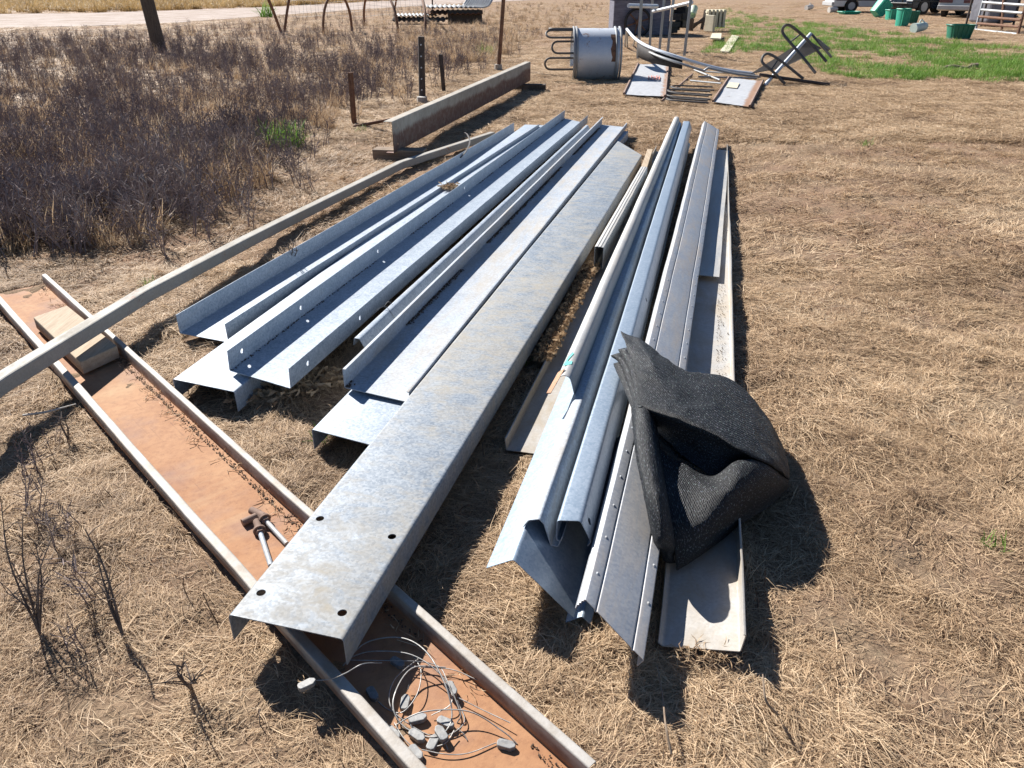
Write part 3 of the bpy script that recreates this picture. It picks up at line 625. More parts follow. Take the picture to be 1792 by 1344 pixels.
post('fence_picket', (620, 220), (613, 127), .06, 'short dark steel picket nearest the camera, beside the thin rusty rail', 'rust_steel', 3)
post('fence_post', (739, 180), (737, 64), .10, 'thick dark drilled steel post behind the stained beam', 'dark_steel', 8, collar=True)
post('fence_picket', (777, 160), (771, 95), .06, 'thin short dark picket just right of the thick drilled post', 'dark_steel', 3)
post('fence_post', (872, 122), (886, -70), .085, 'tall brown pipe post near the far end of the stained beam', 'rust_steel', 10)
post('fence_picket', (757, 34), (756, -40), .06, 'far thin picket left of the corrugated iron heap', 'dark_steel', 3)
post('timber_pole', (281, 92), (238, -75), .33, 'thick leaning dark timber pole standing in the weeds', 'timber_dark', 12)
for (u, v) in ((739, 182), (872, 122)):
    c = at(u, v); mb = MB(); mb.tube([(c.x, c.y, -.03), (c.x, c.y, .10)], .085, 8, r2=.075); tag(mb.build('concrete_footing', 'galv_cream'), 'pale footing at the base of the %s post' % ('thick drilled' if u == 739 else 'tall brown pipe'), 'footing')
# leaning poles and hoops in the weeds
def pole(a, b_px, y, r, label):
    a = at(*a); mb = MB(); b = at_y(b_px[0], b_px[1], y); mb.tube([a - Y*.1, a.lerp(b, .5), b], r, 7); tag(mb.build('leaning_pole', 'rust_steel', smooth=50), label, 'pole', 'leaning poles in the weeds')
pole((494, 58), (463, -18), at(494, 58).y - .4, .05, 'rusty pole leaning left, left half of the V in the weeds')
pole((496, 57), (509, -18), at(496, 57).y + .3, .045, 'rusty pole leaning right, right half of the V in the weeds')
def hoop(l, pk, r, label):
    l0 = at(*l); r0 = at(*r); y = (l0.y + r0.y)/2; p = at_y(pk[0], pk[1], y); mb = MB()
    pts = []
    for i in range(17):
        a_ = math.pi*i/16; c = (l0 + r0)/2; ex = (r0 - l0)/2; q = c - ex*math.cos(a_)*1.0 + (p - c)*(math.sin(a_)**.85)
        pts.append(q)
    mb.tube(pts, .045, 7); tag(mb.build('pipe_hoop', 'rust_steel', smooth=50), label, 'hoop', 'pipe hoops in the weeds')
hoop((566, 60), (588, -12), (616, 56), 'rusty pipe hoop in the weeds nearest the leaning poles')
hoop((638, 44), (659, -22), (697, 58), 'rusty pipe hoop in the weeds, middle of the three')
hoop((690, 30), (716, -32), (744, 62), 'rusty pipe hoop in the weeds just left of the corrugated iron heap')
nt = thing('wire_netting', at(640, 40), 'sagging wire netting strung behind the pipe hoops', 'netting'); mb = MB(); ya = at(640, 34).y
xs0 = at_y(505, 34, ya).x; xs1 = at_y(745, 34, ya).x
for i in range(7): mb.tube([(xs0 + (xs1 - xs0)*k/12, ya, .15 + i*.2 - .05*math.sin(k*1.3 + i)) for k in range(13)], .006, 3)
mb.build('line_wire', 'pipe', nt); mb = MB()
for k in range(36): x_ = xs0 + (xs1 - xs0)*k/35; mb.tube([(x_, ya, .1), (x_ + .05*math.sin(k*2.1), ya, .8), (x_ + .02, ya, 1.4)], .005, 3)
mb.build('stay_wire', 'pipe', nt)
# corrugated iron heap
GC = 'corrugated sheets heaped in the weeds'
M['corr_grey'] = simple('corr_grey', (.26, .27, .28), (.42, .43, .43), .7, 5, bump=.1)
def corr(c, Lx, Wy, rz, tilt, mat, label, z):
    mw = Matrix.Translation(c) @ Matrix.Rotation(rz, 4, 'Z') @ Matrix.Rotation(tilt, 4, 'X') ; mb = MB(); n = 44; k = 6; vs = []
    for j in range(k + 1):
        for i in range(n + 1):
            x_ = (i/n - .5)*Lx; y_ = (j/k - .5)*Wy; vs.append(mw @ Vector((x_, y_, .03*math.sin(i*math.pi/2. + .8) + .10*math.sin(j*.9 + z)*.6)))
    mb.add(vs, [(j*(n + 1) + i, j*(n + 1) + i + 1, (j + 1)*(n + 1) + i + 1, (j + 1)*(n + 1) + i) for j in range(k) for i in range(n)])
    o = mb.build('corrugated_sheet', mat, smooth=60); s_ = o.modifiers.new('s', 'SOLIDIFY'); s_.thickness = .004; tag(o, label, 'sheet', GC)
c0 = at(800, 42)
corr(c0 + Vector((-.2, .4, .62)), 2.1, .9, .15, .12, 'corr_grey', 'pale corrugated sheet on top of the heap', 1)
corr(c0 + Vector((.75, .6, .72)), 1.3, 1.0, -.5, .35, 'corr_grey', 'grey corrugated sheet bent up at the right of the heap', 2)
corr(c0 + Vector((-.1, .2, .42)), 2.3, 1.0, .05, .06, 'rust_steel', 'dark rusty corrugated sheet second in the heap', 3)
corr(c0 + Vector((-1.7, .1, .34)), 1.7, .8, .3, -.1, 'corr_grey', 'pale corrugated sheet at the left of the heap', 4)
corr(c0 + Vector((-1.5, -.1, .20)), 2.2, .8, -.1, .05, 'timber_dark', 'dark corrugated sheet lying lowest in the heap', 5)
mb = MB(); mb.box(c0 + Vector((.3, .4, .25)), (1.4, .5, .5), .1); tag(mb.build('timber_stack', 'timber_dark', bevel=.02), 'dark timber propping the corrugated sheets', 'timber')

# ---------------------------------------------------------------- feeders and scrap beyond the pile
def uhoop(t, a, b, out, r=.018, name='hoop_bar'):
    a, b, out = Vector(a), Vector(b), Vector(out); pts = [a]
    m_ = (a + b)/2; h = (b - a)/2
    for i in range(9):
        q = math.pi*i/8; pts.append(m_ - h*math.cos(q) + out + out.normalized()*h.length*math.sin(q))
    pts.append(b); mb = MB(); mb.tube(pts, r, 7); mb.build(name, 'pipe_dark', t, smooth=50)
ft = thing('drum_feeder', at(1043, 142), 'silver half-drum stock feeder lying on its side with hoop bars to the left', 'feeder')
cx = at(1043, 142); Lr = .80; rad = .44; cy = cx.y + .42; cz = .40
mb = MB(); vs = []; na = 26
for r_ in (rad, rad - .006):
    for x_ in (-Lr/2, Lr/2):
        for i in range(na + 1):
            q = R(-75 + 285*i/na); vs.append((cx.x + x_, cy - math.cos(q)*r_, cz + math.sin(q)*r_))
n1 = na + 1
fs = [(i, i + 1, n1 + i + 1, n1 + i) for i in range(na)] + [(2*n1 + i, 2*n1 + i + 1, 3*n1 + i + 1, 3*n1 + i) for i in range(na)] + [(i, i + 1, 2*n1 + i + 1, 2*n1 + i) for i in range(na)] + [(n1 + i, n1 + i + 1, 3*n1 + i + 1, 3*n1 + i) for i in range(na)] + [(0, n1, 3*n1, 2*n1), (na, n1 + na, 3*n1 + na, 2*n1 + na)]
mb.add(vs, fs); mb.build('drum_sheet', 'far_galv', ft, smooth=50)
for x_ in (-Lr/2, -Lr/2 + .05, Lr/2 - .06, Lr/2 + .02):
    mb = MB(); mb.tube([(cx.x + x_, cy - math.cos(R(-75 + 285*i/24))*(rad + .018), cz + math.sin(R(-75 + 285*i/24))*(rad + .018)) for i in range(25)], .018, 6); mb.build('rim', 'pipe', ft, smooth=50)
for i, (q1, q2, l_) in enumerate(((-28, -2, .42), (8, 34, .30), (44, 70, .40), (80, 105, .34))):
    p = lambda q: Vector((cx.x - Lr/2, cy - math.cos(R(q))*rad, cz + math.sin(R(q))*rad)); uhoop(ft, p(q1), p(q2), Vector((-l_, -.02, 0)))
mb = MB(); pa = at_y(1068, 82, cy - .30); mb.add([(cx.x + .25 + .018*math.sin(i*1.7), cy - math.cos(R(-10 + i*9))*(rad + .003), cz + math.sin(R(-10 + i*9))*(rad + .003)) for i in range(8)] + [(cx.x + .33, cy - math.cos(R(-10 + i*9))*(rad + .003), cz + math.sin(R(-10 + i*9))*(rad + .003)) for i in range(8)], [(i, i + 1, 9 + i, 8 + i) for i in range(7)]); mb.build('rust_patch', 'rust_steel', ft)
# flat panels lying on the ground
def panel(px, label, z=.05, mat='panel', wide=1.):
    P_ = [at(u, v, z) for u, v in px]; c = sum(P_, Vector())/4; t = thing('sheet_panel', (c.x, c.y, 0), label, 'panel', 'sheet panels lying on the grass')
    ex = ((P_[1] + P_[2])/2 - (P_[0] + P_[3])/2); L = ex.length; ex.normalize(); rz = math.atan2(ex.y, ex.x)
    mw = Matrix.Translation(c) @ Matrix.Rotation(rz, 4, 'Z'); iv = mw.inverted(); mb = MB(); n = 10; vs = []; fs = []
    for j in range(n + 1):
        for i in range(n + 1):
            p = P_[0].lerp(P_[1], i/n).lerp(P_[3].lerp(P_[2], i/n), j/n); q = iv @ p
            ed = (.012*noise.noise((i*.9, j*.7, 5)) if j in (0, n) else 0); vs.append((q.x/L, q.y + ed, .012*noise.noise((p.x*2, p.y*2, 2))))
    mb.add(vs, [(j*(n + 1) + i, j*(n + 1) + i + 1, (j + 1)*(n + 1) + i + 1, (j + 1)*(n + 1) + i) for j in range(n) for i in range(n)])
    o = mb.build('sheet', mat); a_ = o.data.attributes.new('across', 'FLOAT', 'POINT'); a_.data.foreach_set('value', np.array([i/n for j in range(n + 1) for i in range(n + 1)], dtype=np.float32)*wide + (1 - wide)*.5)
    o.matrix_world = mw @ Matrix.Diagonal((L, 1, 1, 1)); o.parent = t; o.matrix_parent_inverse = Matrix.Translation(-t.location); s_ = o.modifiers.new('s', 'SOLIDIFY'); s_.thickness = .006
    for (a, b) in ((P_[0], P_[3]), (P_[1], P_[2])):
        mb = MB(); mb.tube([a + Y*.01, b + Y*.01], .022, 5); mb.build('edge_bar', 'oxide', t)
    return t
t = panel([(1092, 165), (1164, 169), (1170, 112), (1117, 112)], 'flat pale sheet panel with rusty edges lying right of the drum feeder', wide=.75)
M['red_paint'] = simple('red_paint', (.50, .16, .12), (.60, .30, .24), .7, 14)
for k in range(5):
    mb = MB(); u = 1134 + k*4.6; q_ = [at(a_, b_, .068) for a_, b_ in ((u, 139), (u + 2.4, 139), (u + 3, 132 if k % 2 else 134), (u + .6, 132))]; mb.hexa([p - Y*.004 for p in q_], q_); mb.build('paint_stroke', 'red_paint', t)
t = panel([(1248, 178), (1312, 187), (1335, 142), (1276, 136)], 'flat white sheet panel with a wide rust band at its right edge')
for (a, b, c_) in (((1247, 152), (1250, 158), (1198, 150)), ((1243, 160), (1246, 166), (1190, 157)), ((1240, 168), (1243, 174), (1184, 164)), ((1238, 176), (1240, 180), (1180, 172))):
    A_ = at(*a, .06); B_ = at(*b, .06); C_ = at(*c_, .06); uhoop(t, A_, B_, C_ - A_, .014)
mb = MB(); q_ = [at(u, v, .068) for u, v in ((1270, 152), (1290, 154), (1294, 145), (1276, 144))]; mb.hexa([p - Y*.004 for p in q_], q_); mb.build('pale_label', 'cream_board', t)
mb = MB(); mb.tube([at(1158, 177, .02), at(1212, 130, .02)], .022, 5); tag(mb.build('angle_bar', 'oxide'), 'rusty angle bar on the ground between the two sheet panels', 'bar')
mb = MB()
for a, b in (((1215, 122), (1260, 140)), ((1222, 134), (1325, 137)), ((1208, 141), (1262, 146)), ((1230, 125), (1322, 131))): mb.tube([at(*a, .05), at(*b, .06)], .016, 6)
tag(mb.build('ladder_frame', 'pipe'), 'flat tangle of grey pipe rails between ring and rust-banded panel', 'pipe frame')
# curved ring lying behind
rt_ = thing('ring_feeder', at(1190, 122), 'curved galvanised ring rail with sheet coloured shade-dark, rising to the left behind the panels', 'feeder')
rp = [(1097, 51, .60), (1112, 68, .52), (1137, 83, .46), (1187, 100, .34), (1230, 113, .22), (1274, 123, .13), (1320, 129, .08)]
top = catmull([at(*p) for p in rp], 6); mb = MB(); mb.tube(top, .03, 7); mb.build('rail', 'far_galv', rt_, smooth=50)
mb = MB(); mb.tube([p + Vector((.05, -.25, -.10 if p.z > .22 else -.03)) for p in top[8:]], .022, 6); mb.build('rail', 'pipe', rt_, smooth=50)
mb = MB(); vs = []
for p in top[7:20]: vs += [p - Y*.02, Vector((p.x, p.y - .05, max(.02, p.z*.45)))]
mb.add(vs, [(2*i, 2*i + 1, 2*i + 3, 2*i + 2) for i in range(len(vs)//2 - 1)]); o = mb.build('curved_sheet', 'shade_steel', rt_, smooth=60); s_ = o.modifiers.new('s', 'SOLIDIFY'); s_.thickness = .006
for (u, v) in ((1093, 81), (1098, 84), (1108, 80)):
    f_ = at(u, v); mb = MB(); mb.tube([f_, at(1097, 51, .60) if u < 1100 else at(1112, 68, .5)], .022, 6); mb.build('leg', 'pipe', rt_)
# tipped feeder frame with hoops
tf = thing('tipped_feeder', at(1370, 150), 'feeder frame tipped on edge with hoop bars in the air, beside the green grass', 'feeder')
yb = at(1339, 150).y; Z3 = lambda x, y: (940 + x/3.446, y/3.446)
def t3(x, y, yy): u, v = Z3(x, y); return at_y(u, v, yy)
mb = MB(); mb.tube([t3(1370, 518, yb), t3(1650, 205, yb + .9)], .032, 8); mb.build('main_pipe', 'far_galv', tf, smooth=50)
mb = MB(); mb.tube([t3(1655, 205, yb + .9), t3(1775, 345, yb + .5)], .02, 6); mb.tube([t3(1690, 240, yb + .9), t3(1760, 300, yb + .7)], .03, 6); mb.build('cross_pipe', 'pipe_dark', tf)
for pts in ([(1678, 440, 0), (1590, 330, .3), (1520, 250, .5), (1482, 200, .6), (1485, 165, .6), (1510, 150, .6), (1550, 170, .6), (1640, 250, .6), (1745, 372, .4)],
            [(1495, 505, 0), (1420, 430, .1), (1365, 385, .2), (1356, 355, .25), (1372, 330, .3), (1405, 328, .3), (1480, 375, .2), (1605, 475, 0)]):
    mb = MB(); mb.tube(catmull([t3(x, y, yb + d_) for x, y, d_ in pts], 5), .024, 7); mb.build('hoop_bar', 'pipe_dark', tf, smooth=50)
for a, b in (((1410, 425, .1), (1450, 365, .2)), ((1530, 250, .5), (1590, 205, .6))):
    mb = MB(); mb.tube([t3(a[0], a[1], yb + a[2]), t3(b[0], b[1], yb + b[2])], .014, 6); mb.build('brace', 'pipe_dark', tf)
mb = MB(); q = [t3(1290, 442, yb + .35), t3(1540, 285, yb + .95), t3(1640, 245, yb + 1.1), t3(1715, 290, yb + .95), t3(1560, 370, yb + .55), t3(1470, 410, yb + .4)]
mb.add(q, [tuple(range(6))]); o = mb.build('sheet', 'shade_steel', tf); s_ = o.modifiers.new('s', 'SOLIDIFY'); s_.thickness = .01
mb = MB(); mb.tube([t3(1340, 450, yb + .2), t3(1765, 512, yb - .2)], .03, 6); tag(mb.build('ground_pipe', 'dark_steel'), 'dark pipe lying on the ground under the tipped feeder', 'pipe')
# engine on its block, with flywheel
eb = at(1072, 62); ew = at(1170, 62).x - eb.x; en = thing('stationary_engine', (eb.x + ew/2, eb.y + .6, 0), 'old dark stationary engine with spoked flywheel on a grey-blue block', 'engine')
mb = MB(); mb.box((eb.x + ew/2, eb.y + .7, .52), (ew, 1.3, 1.05), 0); mb.build('block_base', 'bluebox', en, bevel=.04)
mb = MB(); mb.box((eb.x + ew/2, eb.y + .7, 1.12), (ew*1.05, 1.4, .14), 0); mb.box((eb.x + ew*.25, eb.y + .6, 1.42), (.6, .5, .5)); mb.box((eb.x + ew*.72, eb.y + .6, 1.36), (.5, .6, .4)); mb.tube([(eb.x + .1, eb.y + .3, 1.30), (eb.x + ew, eb.y + .3, 1.32)], .07, 8); mb.build('engine_bed', 'engine', en, bevel=.015)
fw = at_y(1116, 39, eb.y - .12); mb = MB(); fr = .40
mb.tube([fw + Vector((math.cos(q_*2*math.pi/30)*fr, 0, math.sin(q_*2*math.pi/30)*fr)) for q_ in range(31)], .05, 6); fo = mb.build('flywheel', 'engine', en, smooth=50)
mb = MB()
for k in range(6):
    q_ = k*math.pi/3 + .3; mb.tube([fw, fw + Vector((math.cos(q_)*fr, .0, math.sin(q_)*fr))], .024, 5)
mb.tube([fw - Vector((0, .08, 0)), fw + Vector((0, .3, 0))], .075, 10); mb.build('spokes', 'rust_steel', en)
mb = MB()
for k in range(14): mb.box((eb.x + ew + .1 + random.random()*.55, eb.y + random.random()*.9, .15 + random.random()*.6), (.25 + .2*random.random(), .25, .12 + .15*random.random()), random.random()*3)
tag(mb.build('scrap_heap', 'engine'), 'dark jumbled scrap leaning against the right of the engine block', 'scrap')
# tall pipe frame in front of the engine
fm = thing('pipe_stand', at(1160, 92), 'tall open frame of grey pipes standing in front of the engine', 'pipe frame')
for (a, b) in (((1116, 104), (1125, -40)), ((1137, 81), (1144, -40)), ((1154, 87), (1166, -40)), ((1168, 93), (1183, -40)), ((1197, 100), (1211, -20))):
    A_ = at(*a); mb = MB(); mb.tube([A_, at_y(b[0], b[1], A_.y)], .035, 7); mb.build('upright', 'pipe', fm, smooth=50)
mb = MB(); mb.tube([at_y(1143, 20, 22.), at_y(1211, 4, 19.6)], .04, 7); mb.build('rail', 'far_galv', fm)
mb = MB(); mb.tube([at_y(1100, 10, 21.), at_y(1150, 11, 22.)], .05, 7); mb.build('rail', 'far_galv', fm)
# boards, crates, pale pipe
def plank(px, z, label, mat='cream_board', th=.04):
    P_ = [at(u, v, z) for u, v in px]; mb = MB(); mb.hexa([p - Y*th for p in P_], P_); return tag(mb.build('board', mat, bevel=.006), label, 'board', 'boards lying near the pipe frame')
plank([(1260, 89), (1276, 90), (1293, 63), (1281, 61)], .06, 'plain cream board lying flat on the green grass edge')
plank([(1243, 66), (1262, 67), (1263, 58), (1246, 58)], .12, 'short cream board lying beside the tipped box', 'cream_board')
mb = MB(); p = at(1242, 58); mb.box((p.x, p.y + .1, .30), (.10, .42, .50), .5); tag(mb.build('cream_box_side', 'cream_board', bevel=.01), 'cream slotted box side standing on the grass', 'box')
sp_ = thing('slotted_box', at(1252, 40), 'small cream slotted crate on the brown trestle rail', 'crate'); p = at_y(1252, 32, at(1242, 58).y + .9)
for k in range(5): mb = MB(); mb.box((p.x - .26 + k*.13, p.y, p.z), (.085, .40, .55)); mb.build('slat', 'cream_board', sp_, bevel=.008)
for q_ in (-.2, .2): mb = MB(); mb.box((p.x, p.y + .02, p.z + q_), (.66, .3, .06)); mb.build('rail', 'cream_board', sp_)
ts = thing('trestle', at(1220, 52), 'low brown timber trestle leaning right of the pipe frame', 'trestle'); yt = at(1220, 52).y
for a, b in (((1206, 53), (1246, 20)), ((1227, 55), (1235, 18)), ((1208, 46), (1250, 27))):
    mb = MB(); mb.tube([at_y(a[0], a[1], yt), at_y(b[0], b[1], yt + .3)], .06, 5); mb.build('leg', 'timber_dark', ts)
pp_ = at_y(1211, 27, at(1205, 54).y); mb = MB(); q2 = at_y(1215, 14, pp_.y + .3); mb.tube([pp_, q2], .13, 14, caps=False); mb.tube([q2, pp_], .115, 14, caps=False); pa_ = thing('pale_pipe', (pp_.x, pp_.y, 0), 'short pale green pipe propped on a brown stump', 'pipe'); mb.build('barrel', 'pipe_pale', pa_, smooth=50)
mb = MB(); mb.tube([(pp_.x, pp_.y, 0), (pp_.x, pp_.y, pp_.z - .1)], .09, 7); mb.build('stump', 'timber_dark', pa_)
mb = MB(); a = at(1645, 122); mb.tube(catmull([a, a + Vector((.25, .05, .05)), a + Vector((.5, -.02, .03)), a + Vector((.62, .0, .08))], 4), .05, 7, r2=.03); mb.tube([a + Vector((.6, 0, .05)), a + Vector((.74, .02, .06))], .07, 8); tag(mb.build('dead_branch', 'timber_grey'), 'short grey dead branch lying on the patchy green grass', 'branch')

# ---------------------------------------------------------------- tubs, gate, vehicles
GT = 'green tubs and crates on the grass'
def tub(c, w, d, h, rz, label, mat, tilt=0., ribs=6, taper=.82, name='tub', cat='tub'):
    t = thing(name, c, label, cat, GT); mw = Matrix.Translation(c) @ Matrix.Rotation(rz, 4, 'Z') @ Matrix.Rotation(tilt, 4, 'Y'); mb = MB()
    def q(x, y, z): return mw @ Vector((x, y, z))
    K = 20; th = .92
    def se(t): c_, s_ = math.cos(t), math.sin(t); return math.copysign(abs(c_)**.45, c_), math.copysign(abs(s_)**.45, s_)
    o4 = [se(2*math.pi*i/K) for i in range(K)]
    vs = [q(a*w/2*taper, b*d/2*taper, 0) for a, b in o4] + [q(a*w/2, b*d/2, h) for a, b in o4] + [q(a*w/2*th, b*d/2*th, h) for a, b in o4] + [q(a*w/2*taper*th, b*d/2*taper*th, .03) for a, b in o4]
    fs = [tuple(range(K - 1, -1, -1)), tuple(range(3*K, 4*K))] + [(K*l + i, K*l + (i + 1) % K, K*l + K + (i + 1) % K, K*l + K + i) for l in range(3) for i in range(K)]
    mb.add(vs, fs); mb.build('shell', mat, t, smooth=40)
    mb = MB(); mb.tube([q(a*w/2*1.01, b*d/2*1.01, h - .01) for a, b in o4 + o4[:1]], .022, 6); mb.build('rim', mat, t, smooth=50)
    for i in range(ribs):
        k = -0.5 + (i + .5)/ribs
        mb = MB(); e0 = q(k*w*taper, -d/2*taper - .01, .02); e1 = q(k*w, -d/2 - .01, h - .03); mb.tube([e0, e1], .022, 5); mb.build('rib', mat, t)
tub(at(1676, 68), .72, .55, .40, -.1, 'dark green ribbed crate nearest the leaning gate', 'tub_green_dark', ribs=5, name='ribbed_crate', cat='crate')
tub(at(1485, 25), 1.05, .8, .14, .1, 'flat green slotted tray in front of the white wagon', 'tub_green', ribs=8, name='slotted_tray', cat='tray')
tub(at(1534, 31) + Vector((-.1, 0, .15)), .62, .62, .70, .2, 'bright green tub tipped on its side', 'tub_green', tilt=.7)
tub(at(1561, 35), .62, .55, .42, .1, 'wide green tub left of the cluster of three', 'tub_green')
tub(at(1576, 46), .42, .42, .62, .3, 'tall narrow green tub in the cluster of three', 'tub_green')
tub(at(1593, 41), .50, .50, .46, -.2, 'dull green tub right of the cluster of three', 'tub_green_dark')
def jug(c, r, L, rz, label, mat):
    t = thing('plastic_jug', c, label, 'jug', 'pale plastic jugs on the grass'); d_ = Vector((math.cos(rz), math.sin(rz), .12)); p = Vector(c) + Y*r
    mb = MB(); mb.tube([p - d_*L*.5, p - d_*L*.42, p + d_*L*.25, p + d_*L*.40], r, 12, r2=r*.75); mb.build('body', mat, t, smooth=40)
    mb = MB(); mb.tube([p + d_*L*.40, p + d_*L*.55], r*.35, 8); mb.build('neck', mat, t, smooth=40)
    mb = MB(); mb.tube(catmull([p - d_*L*.1 + Y*r*.9, p + Y*r*1.35, p + d_*L*.25 + Y*r*.8], 4), .025, 5); mb.build('handle', mat, t)
jug(at(1608, 57), .17, .55, .35, 'pale green-white jug lying alone between tubs and ribbed crate', 'tub_pale')
jug(at(1457, 22), .16, .5, .2, 'cream jug lying against the flat green tray', 'white_plastic')
jug(at(1416, 18), .16, .5, .4, 'cream jug lying alone at the far left of the wagon', 'white_plastic')
mb = MB(); a = at(1190, 2); 
for k, (u, v, w_) in enumerate(((1330, 2, 3.0), (1180, 4, 2.))):
    pass
# leaning gate
gt = thing('farm_gate', at(1740, 56), 'rusty pipe farm gate leaning at the right edge before the silver sedan', 'gate')
g0 = at(1707, 52); g1_ = at(1781, 60); top_y = .35
def gp(u, v, f): return at_y(u, v, (g0.y*(1 - f) + g1_.y*f) + .25*(60 - v)/60)
for (a, b, m_) in (((1707, 52, 0), (1723, -8, 0), 'pipe'), ((1781, 60, 1), (1798, -2, 1), 'rust_steel'), ((1707, 52, 0), (1781, 60, 1), 'pipe'), ((1710, 41, 0), (1784, 47, 1), 'rust_steel'), ((1713, 29, 0), (1787, 35, 1), 'rust_steel'), ((1717, 17, 0), (1790, 23, 1), 'pipe'), ((1720, 4, 0), (1794, 9, 1), 'pipe'), ((1723, -8, 0), (1798, -2, 1), 'pipe'), ((1753, 51, .6), (1757, -4, .5), 'rust_steel')):
    mb = MB(); mb.tube([gp(*a), gp(*b)], .045, 7); mb.build('rail' if abs(a[1] - b[1]) < 15 else 'stile', m_, gt, smooth=50)
tk = at(1757, 48); tt = thing('wrapped_tank', tk, 'grey wrapped tank on a dark frame behind the leaning gate', 'tank')
mb = MB(); mb.box((tk.x, tk.y + 1.0, .75), (1.15, 1.15, 1.25), .15); mb.build('body', 'grey_wrap', tt, bevel=.09)
mb = MB()
for a, b in ((-.62, -.5), (.62, -.5), (0, -.62), (.62, .6), (-.62, .6)): mb.tube([(tk.x + a, tk.y + 1. + b, 0), (tk.x + a, tk.y + 1. + b, 1.45)], .04, 6)
mb.build('cage', 'dark_steel', tt)

